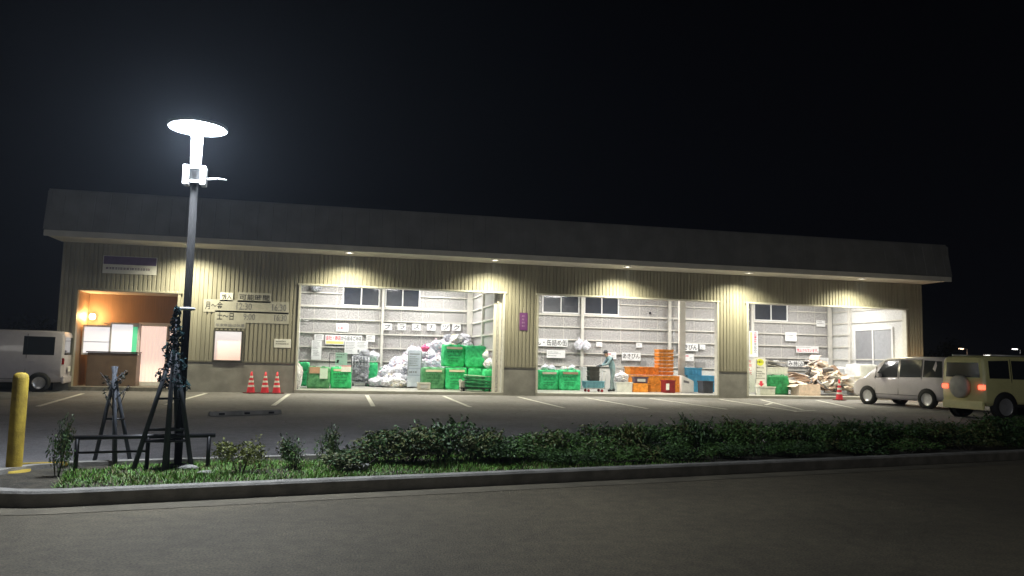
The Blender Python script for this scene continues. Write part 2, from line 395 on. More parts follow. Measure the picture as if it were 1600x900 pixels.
# sliding window of the right end wall
mb = MB(); y0, y1, z0, z1 = 1.3, 3.7, 1.1, 2.98
mb.box(RX-.07, RX-.002, y0-.1, y1+.1, z1, z1+.1); mb.box(RX-.07, RX-.002, y0-.1, y1+.1, z0-.1, z0)
for y in (y0-.1, y1, (y0+y1)/2-.05): mb.box(RX-.07, RX-.002, y, y+.1, z0, z1)
f = part('side_window', mb, alum, .004)
fr = mat('frosted_grey_glass', (.38, .39, .41), .5, var=.08)
p = MB(); p.box(RX-.03, RX-.012, y0, (y0+y1)/2-.05, z0, z1); part('pane', p, fr, 0, f)
p = MB(); p.box(RX-.03, RX-.012, (y0+y1)/2+.05, y1, z0, z1); part('pane', p, mat('darker_grey_glass', (.27, .275, .29), .4, var=.08), 0, f)
# entrance recess
mb = MB(); a, b, h = ALC; D = 1.5
mb.box(a-.05, b+.05, D, D+.1, 0, h+.1); mb.box(a-.06, a, .165, D, 0, h+.1); mb.box(b, b+.06, .165, D, 0, h+.1)
part('entrance_recess', mb, mat('brown_boarding', (.27, .17, .10), .6, var=.12, scale=4, stretch=(12, 1, .3)))
mb = MB(); mb.box(a, b, .02, D, h, h+.08); part('recess_ceiling', mb, soffit_m)
mb = MB(); mb.box(a, b, -.05, D, -.01, .12); part('entrance_step', mb, kerb_m, .01)
mb = MB(); mb.box(a-.02, a+.07, -.03, .16, .12, h); mb.box(b-.07, b+.02, -.03, .16, .12, h); mb.box(a-.08, b+.08, -.05, .17, h, h+.05); part('entrance_frame', mb, siding_m, .005)
# lit pink door, two leaves
dX0, dX1, dX2 = -6.72, -5.80, -5.22
mb = MB(); Yd = D-.02
mb.box(dX0-.05, dX2, Yd-.05, Yd, 2.26, 2.32); mb.box(dX0-.05, dX0, Yd-.05, Yd, .12, 2.26)
ed = part('entrance_door', mb, alum, .003)
for a, b in ((dX0, dX1), (dX1+.03, dX2)):
    fm = MB(); fm.box(a, b, Yd-.045, Yd-.005, .12, .26); fm.box(a, b, Yd-.045, Yd-.005, 2.2, 2.258); fm.box(a, a+.045, Yd-.044, Yd-.005, .26, 2.2); fm.box(b-.045, b, Yd-.044, Yd-.005, .26, 2.2)
    lf = part('door_leaf', fm, alum, .003, ed)
    p = MB(); k = 14
    for i in range(k):                                     # pleated lit blind behind the glass
        u0_, u1_ = a+.045+(b-a-.09)*i/k, a+.045+(b-a-.09)*(i+1)/k
        p.quad((u0_, Yd-.03+(.012 if i % 2 else 0), .26), (u1_, Yd-.03+(0 if i % 2 else .012), .26), (u1_, Yd-.03+(0 if i % 2 else .012), 2.2), (u0_, Yd-.03+(.012 if i % 2 else 0), 2.2))
    part('lit_blind', p, pink_e, 0, ed)
# front small window
x0, x1, z0, z1 = WIN; mb = MB()
mb.box(x0-.05, x1+.05, -.05, .1, z1, z1+.05); mb.box(x0-.05, x0, -.05, .1, z0, z1); mb.box(x1, x1+.05, -.05, .1, z0, z1); mb.box(x0-.05, x1+.05, -.07, .1, z0-.03, z0)
f = part('front_window', mb, mat('bronze_frame', (.12, .115, .10), .4, .4), .004)
p = MB(); p.quad((x0, .06, z0), (x1, .06, z0), (x1, .06, z1), (x0, .06, z1)); wm = bpy.data.materials.new('lit_window_blind'); wm.use_nodes = True
n_ = wm.node_tree.nodes; l_ = wm.node_tree.links; b_ = n_['Principled BSDF']; t_ = n_.new('ShaderNodeTexCoord'); s_ = n_.new('ShaderNodeSeparateXYZ'); c_r = n_.new('ShaderNodeValToRGB')
l_.new(t_.outputs['Generated'], s_.inputs[0]); l_.new(s_.outputs['Z'], c_r.inputs[0]); c_r.color_ramp.elements[0].color = (.72, .50, .42, 1); c_r.color_ramp.elements[1].color = (.95, .9, .86, 1)
l_.new(c_r.outputs[0], b_.inputs['Base Color']); l_.new(c_r.outputs[0], b_.inputs['Emission Color']); b_.inputs['Emission Strength'].default_value = .6
part('pane', p, wm, 0, f)

# ------------------------------------------------------------------ lamps
def light(name, kind, loc, power, color, rot=(0, 0, 0), **k):
    d = bpy.data.lights.new(name, kind); d.energy = power; d.color = color
    for a, v in k.items(): setattr(d, a, v)
    o = bpy.data.objects.new(name, d); COL.objects.link(o); o.location = loc; o.rotation_euler = rot; return o
DLX = [-4.82, .32, 5.43, 10.45, 15.44, 20.42]
DLL = ['eave downlight above the small lit window behind the street lamp pole', 'eave downlight above the left end of the first opening', 'eave downlight near the pier between first and second openings',
       'eave downlight above the middle of the second opening', 'eave downlight above the pier between second and third openings', 'eave downlight above the parked silver car, rightmost under the eave']
for x, lb in zip(DLX, DLL):
    t = thing('downlight', lb, 'downlight', (x, -1.0, ZE), 0, 'recessed downlights under the eave')
    m1 = MB(); m1.lathe([(.16, -.004), (.17, -.03), (.12, -.035), (.11, -.004)], 20); m1.build('trim_ring', white_p, t)
    m2 = MB(); m2.lathe([(.0001, -.012), (.108, -.012)], 20); m2.build('lens', down_e, t)
    s = light('downlight_spot', 'SPOT', (0, 0, -.05), P_SPOT, (1, .93, .63), spot_size=R(150), spot_blend=1.0, shadow_soft_size=.08); s.parent = t
def fluor(x, y, lb):
    t = thing('ceiling_light', lb, 'ceiling light', (x, y, 4.62), 0, 'tube lights under the depot ceiling')
    m1 = MB(); m1.frustum(-.62, .62, -.06, .06, .02, .13, -.0, .05); m1.build('housing', white_p, t, .005)
    for dy in (-.04, .04): m2 = MB(); m2.tube((-.58, dy, 0), (.58, dy, 0), .016, n=8); m2.build('tube', tube_e, t)
    a = light('tube_glow', 'AREA', (0, 0, -.04), P_ROOM, (1, .97, .93), shape='RECTANGLE', size=1.2, size_y=.16); a.parent = t
for x, y, lb in [(.2, 4.0, 'tube light at the back left of the left bay, above the rear window'), (4.0, 4.0, 'tube light at the back of the left bay, above the heap of bags'), (2.3, 1.6, 'tube light at the front of the left bay'),
                 (8.4, 3.0, 'tube light above the two green sacks of the middle bay'), (12.6, 3.4, 'tube light above the orange crates of the middle bay'), (10.6, 1.4, 'tube light above the worker at the front of the middle bay'),
                 (17.3, 3.2, 'tube light above the leaning notice boards of the right bay'), (21.6, 3.0, 'tube light above the paper heap of the right bay'), (19.4, 1.4, 'tube light at the front of the right bay')]: fluor(x, y, lb)
# street lamp
LP = Vector((-1.63, -18.8, .085))
t = thing('street_lamp', 'street lamp with round white glowing disc head on a slim grey pole', 'street lamp', LP)
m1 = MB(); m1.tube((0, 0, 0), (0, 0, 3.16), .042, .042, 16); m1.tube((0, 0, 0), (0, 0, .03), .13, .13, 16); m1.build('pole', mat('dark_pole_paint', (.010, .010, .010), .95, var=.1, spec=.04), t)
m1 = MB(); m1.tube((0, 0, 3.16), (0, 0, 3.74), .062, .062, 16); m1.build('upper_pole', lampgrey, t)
m1 = MB(); m1.lathe([(.0001, 3.86), (.2, 3.85), (.318, 3.82), (.325, 3.80), (.318, 3.782), (.30, 3.782), (.30, 3.79)], 40); m1.build('lamp_head', lampgrey, t)
m1 = MB(); m1.lathe([(.301, 3.785), (.063, 3.778), (.0625, 3.75)], 40); m1.build('lamp_disc', disc_e, t)
m1 = MB(); m1.tube((0, 0, 3.74), (0, 0, 3.79), .05, .05, 12); m1.build('neck', galv, t)
m1 = MB(); m1.box(-.12, -.065, -.075, .075, 3.13, 3.35); m1.box(.065, .12, -.075, .075, 3.13, 3.35); m1.box(-.065, .065, -.075, -.06, 3.31, 3.34); m1.box(-.065, .065, -.075, -.06, 3.15, 3.18); m1.build('bracket_box', white_p, t, .005)
m1 = MB(); m1.tube((.12, 0, 3.21), (.25, 0, 3.225), .014, .012, 8); m1.tube((.25, 0, 3.225), (.34, 0, 3.22), .006, .005, 6); m1.build('side_arm', white_p, t)
m1 = MB(); m1.tube((0, 0, 1.72), (0, 0, 1.75), .085, .085, 14); m1.build('collar', lampgrey, t)
l = light('disc_glow', 'AREA', (0, 0, 3.74), P_LAMP, (.84, .91, 1.0), shape='DISK', size=.6); l.parent = t
l = light('disc_side_glow', 'POINT', (0, -.2, 3.69), P_SIDE, (.84, .91, 1.0), shadow_soft_size=.12); l.parent = t
# wall lamps
def wall_lamp(x, y, z, lb, power):
    t = thing('wall_lamp', lb, 'wall lamp', (x, y, z))
    m1 = MB(); m1.box(-.07, .07, -.02, .02, -.08, .08); m1.build('back_plate', galv, t, .006)
    m1 = MB(); m1.tube((0, -.02, 0), (0, -.09, 0), .03, .03, 10); m1.build('stem', galv, t)
    m1 = MB(); m1.lathe([(.0001, -.11), (.06, -.1), (.095, -.05), (.1, 0), (.095, .05), (.06, .1), (.0001, .11)], 18, c=(0, -.15, 0)); m1.build('globe', porch_e, t)
    l = light('globe_glow', 'POINT', (.0, -.34, .0), power, (1, .56, .22), shadow_soft_size=.1); l.parent = t
wl = atY(130, 494, 1.2); wall_lamp(wl.x+.25, 1.49, wl.z, 'glowing orange wall lamp inside the entrance recess at far left', P_PORCH)
wl = atY(1424, 577, 0.); wall_lamp(wl.x+.05, -.03, wl.z-.25, 'orange wall lamp on the right end pier behind the silver car', P_PORCH*.4)

# ------------------------------------------------------------------ signs
def sign(name, label, cat, x0, x1, z0, z1, Y, bg=None, th=.012, texts=(), rows=(), blocks=(), group=None, parent=None):
    """flat board facing -Y; texts: (string, u0, u1, v0, v1, ink); rows: (u0, u1, v0, v1, n, ink); blocks: (u0, u1, v0, v1, ink)"""
    mb = MB(); w = x1-x0; h = z1-z0
    mb.box(-w/2, w/2, -th, 0, 0, h)
    o = mb.build(name, bg or paper, bevel=min(.003, th/3)); o.location = ((x0+x1)/2, Y, z0); tag(o, label, cat, group)
    def grp(items, nm, dy, fn):
        by = {}
        for it in items: by.setdefault(it[-1].name, []).append(it)
        for k, its in by.items():
            b = MB()
            for it in its: fn(b, it, dy)
            if b.f: b.build(nm, its[0][-1], o)
    rr = random.Random(sum(map(ord, label)))
    X = lambda u: -w/2+u*w
    grp(blocks, 'colour_band', -th-.002, lambda b, it, dy: b.quad((X(it[0]), dy, it[2]*h), (X(it[1]), dy, it[2]*h), (X(it[1]), dy, it[3]*h), (X(it[0]), dy, it[3]*h)))
    grp(texts, 'lettering', -th-.004, lambda b, it, dy: put_text(b, it[0], X(it[1]), X(it[2]), it[3]*h, it[4]*h, dy))
    grp(rows, 'small_print', -th-.004, lambda b, it, dy: scribble(b, X(it[0]), X(it[1]), it[2]*h, it[3]*h, it[4], dy, 0, .5, rr))
    return o
def px_sign(name, label, cat, px, Y, **k):
    a = atY(px[0], px[3], Y); b = atY(px[2], px[1], Y); return sign(name, label, cat, a.x, b.x, a.z, b.z, Y, **k)
BW = BK-.105                                               # signs hang on the girts
# left bay
for ch, x0, lb in (('プ', 599, 'first white tile from the left of the katakana row above the bag heap'), ('ラ', 621, 'second white tile of the katakana row above the bag heap'), ('ス', 644, 'third white tile of the katakana row above the bag heap'),
                   ('チ', 667, 'fourth white tile of the katakana row above the bag heap'), ('ッ', 689.5, 'white tile with the small katakana, next to last of its row'), ('ク', 706.5, 'last white tile of the katakana row, beside the corner column')):
    px_sign('letter_tile', lb, 'sign', (x0, 505.5+(x0-599)*.012, x0+13.5, 515.5+(x0-599)*.012), BW, texts=[(ch, .14, .86, .14, .86, ink)], group='katakana tiles on the back wall')
px_sign('banner', 'long white banner with red and black lettering on back wall of left bay', 'banner', (508, 524.5, 566, 532.5), BW, texts=[('会社・商店', .02, .42, .12, .88, red_ink), ('から出るごみは', .43, .98, .14, .86, ink)])
px_sign('banner', 'yellow and white paper strip hanging under the red lettered banner', 'notice', (508, 533, 538, 538), BW, blocks=[(.04, .96, .2, .9, yellow_ink)])
px_sign('notice', 'white notice with faint red print, alone on the upper left back wall', 'notice', (525, 505.5, 545, 518), BW, rows=[(.15, .85, .6, .85, 2, ink_soft)], texts=[('お願い', .12, .88, .3, .55, red_ink)])
px_sign('notice', 'small white notice immediately left of the red lettered banner', 'notice', (491, 522.5, 506, 531), BW, rows=[(.15, .9, .2, .9, 3, ink)])
px_sign('notice', 'small white notice immediately right of the red lettered banner', 'notice', (572, 524, 586, 534), BW, rows=[(.15, .9, .2, .9, 3, ink)])
px_sign('notice', 'tall white sheet hanging left of the red lettered banner over the sacks', 'notice', (486, 532, 503, 562), BW-.12, rows=[(.1, .9, .55, .97, 7, ink_soft), (.15, .85, .2, .5, 4, ink_soft)])
px_sign('notice', 'large white printed poster hanging below the banner beside the wire cart', 'poster', (538, 533, 575, 553), BW-.06, rows=[(.05, .5, .1, .93, 7, ink_soft), (.55, .95, .5, .93, 4, ink_soft)], blocks=[(.56, .64, .12, .34, ink_soft), (.78, .88, .12, .34, ink)])
# middle bay
px_sign('banner', 'white banner about cans, its left end hidden behind the pier', 'banner', (828, 530, 887, 540.5), BW, texts=[('びん・缶詰め缶', .03, .98, .12, .9, ink)])
px_sign('notice', 'white two line notice hanging above the two green sacks', 'notice', (854, 547.5, 883, 559), BW-.05, rows=[(.08, .92, .45, .85, 2, ink_soft), (.08, .6, .15, .4, 1, ink_soft)])
px_sign('letter_board', 'white board reading akibin left of the tall orange crate stack', 'sign', (971.5, 551.5, 1001, 563), BW-.03, texts=[('あきびん', .05, .95, .25, .9, ink)], rows=[(.4, .6, .05, .18, 1, ink_soft)])
px_sign('letter_board', 'white board reading akibin at right, partly hidden by the thick cream post', 'sign', (1060, 537, 1090.5, 548), BW, texts=[('あきびん', .04, .96, .15, .85, ink)])
px_sign('notice', 'small blank white card high on the wall behind the worker', 'notice', (931.5, 534.5, 941, 541.5), BW, rows=[(.5, .9, .1, .5, 1, ink_soft)])
px_sign('notice', 'white sheet with a red mark directly behind the head of the worker', 'notice', (948, 550.5, 963, 561), BW, blocks=[(.12, .42, .66, .8, red_ink)], rows=[(.5, .9, .2, .6, 2, ink_soft)])
px_sign('notice', 'tiny white card above the akibin board beside the orange stack', 'notice', (994, 536, 1003, 543), BW, rows=[(.2, .8, .3, .8, 2, ink_soft)])
px_sign('notice', 'tiny white card right of the akibin board by the opening edge', 'notice', (1093, 538.5, 1102, 546), BW, rows=[(.2, .9, .15, .5, 1, ink_soft)])
px_sign('notice', 'white sheet with a dark red mark above the blue tubs', 'notice', (1069.5, 553.5, 1084, 564), BW-.05, blocks=[(.12, .42, .66, .8, red_ink)], rows=[(.55, .9, .25, .6, 2, ink_soft)])
px_sign('notice_board', 'grey board fixed to the low wall left of the orange stack', 'board', (1000, 564, 1010, 571.5), BK-.04, bg=concrete)
px_sign('notice_board', 'long grey board on the wall above the blue tubs', 'board', (1086, 566, 1102, 573), BK-.04, bg=concrete)
# right bay
px_sign('notice', 'white two line card high on the back wall beside the corner column', 'notice', (1275.5, 501, 1289, 510), BW, rows=[(.1, .9, .35, .92, 2, ink)])
px_sign('notice', 'square white notice in the middle of the right bay back wall', 'notice', (1227, 519.5, 1244.5, 533), BW, rows=[(.1, .9, .35, .75, 2, ink_soft)])
px_sign('banner', 'white notice with large red lettering on the right bay back wall', 'notice', (1244, 541, 1279, 551), BW-.02, texts=[('禁止されています。', .03, .97, .12, .58, red_ink)], rows=[(.03, .95, .7, .9, 1, ink)])
px_sign('banner', 'tall narrow white banner with vertical red and black lettering in right bay', 'banner', (1170.5, 517.5, 1184, 557.5), BK-.25, texts=[(c, .55, .85, .9-.085*i, .97-.085*i, red_ink) for i, c in enumerate('古紙・雑紙')]+[(c, .55, .85, .9-.085*(i+5), .97-.085*(i+5), ink) for i, c in enumerate('はこちらへ')], blocks=[(.12, .34, .1, .95, yellow_ink)])
for i, (ch, px) in enumerate((('電', 1191), ('ご', 1208.5), ('み', 1231), ('持', 1239), ('込', 1248), ('禁', 1257))):
    c_ = red_ink if ch == '禁' else ink
    px_sign('letter_tile', {'電': 'leftmost tile of the row behind the green crate in the right bay', 'ご': 'tile behind the newspapers on the green crate', 'み': 'white hiragana tile just right of the newspapers on the crate', '持': 'third tile from the right of the row above the cardboard', '込': 'white tile left of the one with a red character', '禁': 'white tile with a red character, last of its row'}[ch],
            'sign', (px, 562.5+(px-1191)*.022, px+7.6, 571.5+(px-1191)*.022), BW-.03, texts=[(ch, .1, .9, .1, .9, c_)], group='character tiles above the paper heap')
px_sign('notice', 'large white printed sheet between the red tile and the paper heap', 'notice', (1270, 559, 1294.5, 578), BW-.06, rows=[(.08, .92, .5, .8, 2, ink), (.25, .6, .08, .2, 1, ink_soft)])
# facade signs
px_sign('facade_sign', 'white sign tile with two characters, upper left of the opening hours rows', 'sign', (343.5, 457.5, 364.5, 470.5), -.001, texts=[('搬入', .12, .9, .22, .82, ink)])
px_sign('facade_sign', 'longer white sign strip to the right of the two character tile', 'sign', (371, 458.5, 424, 472), -.001, bg=mat('weathered_sign', (.46, .45, .41), .7, var=.08), texts=[('可能時間', .05, .95, .22, .82, ink)])
px_sign('facade_sign', 'upper row of the opening hours board on the khaki wall', 'sign', (317.5, 472, 452, 487), -.001, bg=mat('weathered_sign', (.46, .45, .41), .7, var=.08), texts=[('月～金', .02, .22, .2, .85, ink), ('12:30', .38, .56, .25, .8, ink_soft), ('16:30', .8, .97, .25, .8, ink_soft)])
px_sign('facade_sign', 'lower row of the opening hours board above the small lit window', 'sign', (335, 488.5, 452, 503), -.001, bg=mat('weathered_sign', (.46, .45, .41), .7, var=.08), texts=[('土～日', .03, .25, .2, .85, ink), ('9:00', .38, .54, .25, .8, ink_soft), ('16:30', .8, .97, .25, .8, ink_soft)])
px_sign('facade_sign', 'thin lettered strip just below the lower opening hours row', 'sign', (335, 504.5, 384, 512), -.001, bg=mat('weathered_sign', (.46, .45, .41), .7, var=.08), texts=[('年末年始は休業', .03, .97, .2, .8, ink_soft)])
px_sign('facade_sign', 'small pale notice on the khaki wall left of the first opening', 'notice', (428, 530, 455, 543), -.001, rows=[(.1, .9, .3, .85, 2, ink)])
px_sign('name_sign', 'two band nameplate, violet over white, above the entrance recess', 'sign', (160, 403, 246, 426.5), -.001, blocks=[(0.01, .99, .52, .98, violet)], rows=[(.06, .9, .15, .42, 1, violet)])
px_sign('facade_sign', 'purple vertical plate on the pier between first and second openings', 'sign', (811.5, 489, 824.5, 516), -.001, bg=purple, rows=[(.3, .7, .15, .9, 4, mat('pale_violet_ink', (.5, .35, .55), .6))])
# lit boards in the entrance recess
ex = thing('notice_cabinet', 'lit white notice cabinet, left of two inside the entrance recess', 'cabinet', (atY(156, 550, .9).x, .9, atY(156, 554, .9).z))
m1 = MB(); m1.box(-.56, .55, -.1, .1, -.02, 1.0); m1.build('case', white_p, ex, .012); m1 = MB(); m1.quad((-.5, -.104, .05), (.49, -.104, .05), (.49, -.104, .93), (-.5, -.104, .93)); m1.build('lit_panel', board_e, ex)
m1 = MB(); m1.box(-.5, .49, -.115, -.106, .42, .44); m1.build('rail', lampgrey, ex)
ex = thing('notice_cabinet', 'taller lit white notice cabinet with a green edge beside the pink door', 'cabinet', (atY(194, 550, .9).x, .88, atY(194, 554, .9).z))
m1 = MB(); m1.box(-.46, .46, -.12, .1, -.02, 1.08); m1.build('case', white_p, ex, .012); m1 = MB(); m1.quad((-.4, -.124, .05), (.26, -.124, .05), (.26, -.124, 1.02), (-.4, -.124, 1.02)); m1.build('lit_panel', board_e, ex)
m1 = MB(); m1.quad((.26, -.124, .05), (.41, -.124, .05), (.41, -.124, .95), (.26, -.124, .95)); m1.build('green_strip', emis('lit_green_panel', (.12, .62, .32), .5), ex)
cb = thing('counter_box', 'brown counter under the two lit notice cabinets', 'counter', (-7.15, 1.0, .12))
m1 = MB(); m1.box(-1.0, .55, -.25, .3, 0, 1.12); m1.build('body', mat('brown_laminate', (.16, .11, .08), .5, var=.15, scale=3), cb, .01); m1 = MB(); m1.box(-1.04, .58, -.3, .3, 1.125, 1.165); m1.build('top', mat('dark_counter_top', (.08, .06, .05), .4), cb, .006)
sh = atY(190, 506, 1.2); o = MB().box(-.55, .6, -.12, .28, 0, .05).build('shelf', mat('pale_shelf', (.5, .42, .33), .5, var=.1), bevel=.006); o.location = (sh.x, 1.2, sh.z-.03); tag(o, 'pale shelf board catching orange light under the wall lamp', 'shelf')

# ------------------------------------------------------------------ green sacks and bays' contents
def crumple(v, seed, a):
    from mathutils import noise
    return noise.noise_vector(Vector(v)*2.6+Vector((seed*7.3, seed*3.1, seed))) * a + noise.noise_vector(Vector(v)*7+Vector((seed, 2, 5)))*a*.35
def sack_mesh(w, d, h, seed, sag=.03, n=9):
    bm = bmesh.new(); bmesh.ops.create_cube(bm, size=1)
    bmesh.ops.subdivide_edges(bm, edges=bm.edges[:], cuts=n, use_grid_fill=True)
    for v in bm.verts:
        p = v.co*2; q = [abs(c) for c in p]; e = 9
        L = (q[0]**e+q[1]**e+q[2]**e)**(1/e); k = 1/max(L, 1e-6)*1.0
        p = p*(.5+.5*k)
        z01 = (p.z+1)/2; bul = 1+sag*math.sin(z01*math.pi)
        c = Vector((p.x*w/2*bul, p.y*d/2*bul, z01*h))
        c += crumple(c, seed, .03)*(1 if z01 > .02 else .3)
        if z01 < .03: c.z = max(0, c.z*.2)
        v.co = c
    me = bpy.data.meshes.new('sack'); bm.to_mesh(me); bm.free()
    for p in me.polygons: p.use_smooth = True
    return me
def sack(label, X, Y, Z, w, d, h, rz=0., m=None, strip=None, lines=True, seed=None, group='green woven collection sacks', extra=None):
    seed = seed if seed is not None else random.random()*50
    t = thing('collection_sack', label, 'sack', (X, Y, Z), rz, group)
    me = sack_mesh(w, d, h, seed); me.materials.append(m or green_w); b = bpy.data.objects.new('sack_body', me); COL.objects.link(b); b.parent = t
    rr = random.Random(int(seed*100)); yf = -d/2-.035
    if strip: m1 = MB(); m1.box(-w*.36, w*.36, yf-.006, yf+.02, h*.80, h*.9); m1.build('label_strip', strip, t, .002)
    if lines:
        m1 = MB(); scribble(m1, -w*.36, w*.36, h*.58, h*.76, 1, yf, 0, .45, rr, .05); scribble(m1, -w*.3, w*.34, h*.2, h*.56, 3, yf, 0, .45, rr, .3); m1.build('printed_lines', print_g, t)
    for s in (-1, 1):
        m1 = MB(); m1.path([(s*w*.28, -d*.49, h*.96), (s*w*.26, -d*.5, h*1.03), (s*w*.16, -d*.49, h*1.035), (s*w*.13, -d*.48, h*.97)], .012, 6); m1.build('handle', m or green_w, t)
    return t
FZ = .1
def px_sack(label, x0, x1, yt, Y, z=FZ, d=.8, h=None, **k):
    a = atY(x0, yt, Y); b = atY(x1, yt, Y); w = b.x-a.x; hh = h or (a.z-z); return sack(label, (a.x+b.x)/2, Y+d/2, z, w*.97, d, hh, **k)
px_sack('green sack at the far left edge of the first opening, behind the white bag', 459, 484, 566, 3.6, strip=None, seed=1)
s1 = px_sack('dull green sack with brown label and a white sheet hanging on its front', 480, 516, 573, 1.5, m=green_d, lines=False, seed=2)
m1 = MB(); m1.box(-.32, .06, -.452, -.43, .55, .78); m1.build('brown_label', brown_l, s1); m1 = MB(); m1.box(.05, .33, -.475, -.455, .36, .74); scr = m1.build('hanging_sheet', paper_b, s1)
s1 = px_sack('green sack with a white card and red line on top, beside the wire cart', 516.5, 550, 573, 1.7, m=green_w, strip=tan, seed=3)
m1 = MB(); m1.box(-.0, .36, -.47, -.45, .62, .82); m1.build('white_card', paper, s1); m1 = MB(); m1.box(-.0, .36, -.475, -.452, .825, .85); m1.build('red_edge', red_ink, s1)
px_sack('narrow green sack with white sheets on top, left of the bag heap', 575, 591, 567, 4.5, lines=False, seed=4)
zt = .99
px_sack('faded green sack with tan label, leftmost of the front row by the crate', 660, 696, 574, 2.1, m=green_d, strip=tan, seed=5)
px_sack('bright green printed sack in the front row, right of the faded one', 697, 731, 574, 2.0, strip=tan, seed=6)
px_sack('green sack with a cream label stacked on top of the front row', 693, 727.5, 542, 2.15, z=.98, h=.86, strip=tan, seed=7)
px_sack('unprinted green sack on top, right of the one with cream label', 728, 760, 543, 2.0, z=.96, h=.86, lines=False, seed=8)
px_sack('plain green sack carrying the unprinted upper sack, behind the trolley', 731.5, 763, 575, 1.9, lines=False, seed=9)
px_sack('green sack with dark print at the right jamb of the first opening', 758, 773.5, 577, .55, d=.7, seed=10)
px_sack('left one of the pair of green sacks in the middle bay', 843, 874, 578, 2.9, strip=tan, seed=11)
px_sack('right one of the pair of green sacks in the middle bay', 874.5, 908, 578, 2.8, strip=brown_l, seed=12)
px_sack('dark green sack under the white slatted crate in the right bay', 1197, 1233, 586, 1.2, m=mat('deep_green_sheet', (.01, .23, .07), .55, var=.3, scale=8, bump=.35, bscale=14, color2=(.03, .34, .12)), lines=False, seed=13)

# plastic bags -----------------------------------------------------
def bag_mesh(seed, knot=True):
    from mathutils import noise
    bm = bmesh.new(); bmesh.ops.create_icosphere(bm, subdivisions=4, radius=.5)
    off = Vector((seed*5.7, seed*2.3, seed*9.1))
    for v in bm.verts:
        p = v.co.copy(); r = 1
        r += .30*noise.noise(p*2.2+off)+.16*abs(noise.noise(p*5.5+off))+.17*abs(noise.noise(p*11+off))+.10*noise.noise(p*21+off)
        q = p*r; q.z *= .78
        if knot and p.z > .36:
            k = (p.z-.36)/.14; q.x *= 1-.75*k; q.y *= 1-.75*k; q.z += .16*k
        v.co = q
    zmin = min(v.co.z for v in bm.verts)
    for v in bm.verts: v.co.z = max(v.co.z-zmin-.06, 0)
    if knot:
        zt = max(v.co.z for v in bm.verts)-.03
        for s in (-1, 1):
            a = [bm.verts.new((.0, 0, zt)), bm.verts.new((s*.10, .05, zt+.12)), bm.verts.new((s*.16, -.02, zt+.07)), bm.verts.new((s*.09, -.07, zt+.02))]
            bm.faces.new(a)
    me = bpy.data.meshes.new('plastic_bag'); bm.to_mesh(me); bm.free()
    return me
def bag_mat(name, c1, c2, c3):
    m = bpy.data.materials.new(name); m.use_nodes = True; n = m.node_tree.nodes; l = m.node_tree.links; b = n['Principled BSDF']
    t = n.new('ShaderNodeTexCoord'); vo = n.new('ShaderNodeTexVoronoi'); vo.inputs['Scale'].default_value = 7; l.new(t.outputs['Object'], vo.inputs['Vector'])
    cr = n.new('ShaderNodeValToRGB'); sp = n.new('ShaderNodeSeparateXYZ'); l.new(vo.outputs['Color'], sp.inputs[0]); l.new(sp.outputs['X'], cr.inputs[0])
    e = cr.color_ramp.elements; e[0].color = _c(c1); e[0].position = .45; e[1].color = _c(c2); e[1].position = .75; x = e.new(.93); x.color = _c(c3)
    l.new(cr.outputs[0], b.inputs['Base Color']); b.inputs['Roughness'].default_value = .38; b.inputs['Coat Weight'].default_value = .25; b.inputs['Coat Roughness'].default_value = .15
    n2 = n.new('ShaderNodeTexNoise'); n2.inputs['Scale'].default_value = 16; l.new(t.outputs['Object'], n2.inputs['Vector']); bp = n.new('ShaderNodeBump'); bp.inputs['Strength'].default_value = .7; bp.inputs['Distance'].default_value = .03
    l.new(n2.outputs['Fac'], bp.inputs['Height']); l.new(bp.outputs[0], b.inputs['Normal']); return m
BM = [bag_mat('bag_film_white', (.74, .74, .79), (.66, .67, .74), (.55, .5, .56)), bag_mat('bag_film_lilac', (.68, .68, .78), (.60, .61, .70), (.72, .52, .55)), bag_mat('bag_film_mixed', (.66, .65, .68), (.52, .48, .46), (.7, .6, .3)), bag_mat('bag_film_grey', (.40, .41, .44), (.30, .31, .34), (.22, .23, .26))]
BAGS = []
for i in range(9):
    me = bag_mesh(i*1.37+.4, i % 3 != 2); me.materials.append(BM[(0, 1, 2, 0, 1, 0, 2, 1, 3)[i]]); BAGS.append(me)
BAGLAB = 'knotted pale see-through rubbish bag in the big heap of the left bay'
GREYLAB = 'greyer rubbish bag lying in the big heap of the left bay'
heap = []
def heap_h(x, y):                                          # height of the heap over the floor
    pts = [(1.7, .25), (2.2, .75), (2.7, 1.15), (3.3, 1.45), (3.9, 1.6), (4.5, 1.9), (5.0, 2.15), (5.4, 2.1), (5.7, 1.9)]
    h = 0
    for (a, ha), (b, hb) in zip(pts, pts[1:]):
        if a <= x <= b: h = ha+(hb-ha)*(x-a)/(b-a)
    if x < 1.7: h = .2
    return h*min(1, max(.22, (y-3.0)/1.5+.12))
rng = random.Random(3)
for layer in range(6):
    z = FZ+layer*.36
    y = 3.35+layer*.02
    while y < 5.2:
        x = 1.75
        while x < 5.45:
            if z-FZ+.30 < heap_h(x, y)+.12 and (layer == 0 and y < 4.2 or heap_h(x, y)-(z-FZ) < .95 or y < 3.9):
                heap.append((x+rng.uniform(-.1, .1), y+rng.uniform(-.08, .08), z+rng.uniform(-.06, .04) if layer else FZ, rng.uniform(.52, .74)))
            x += rng.uniform(.34, .46)
        y += .40
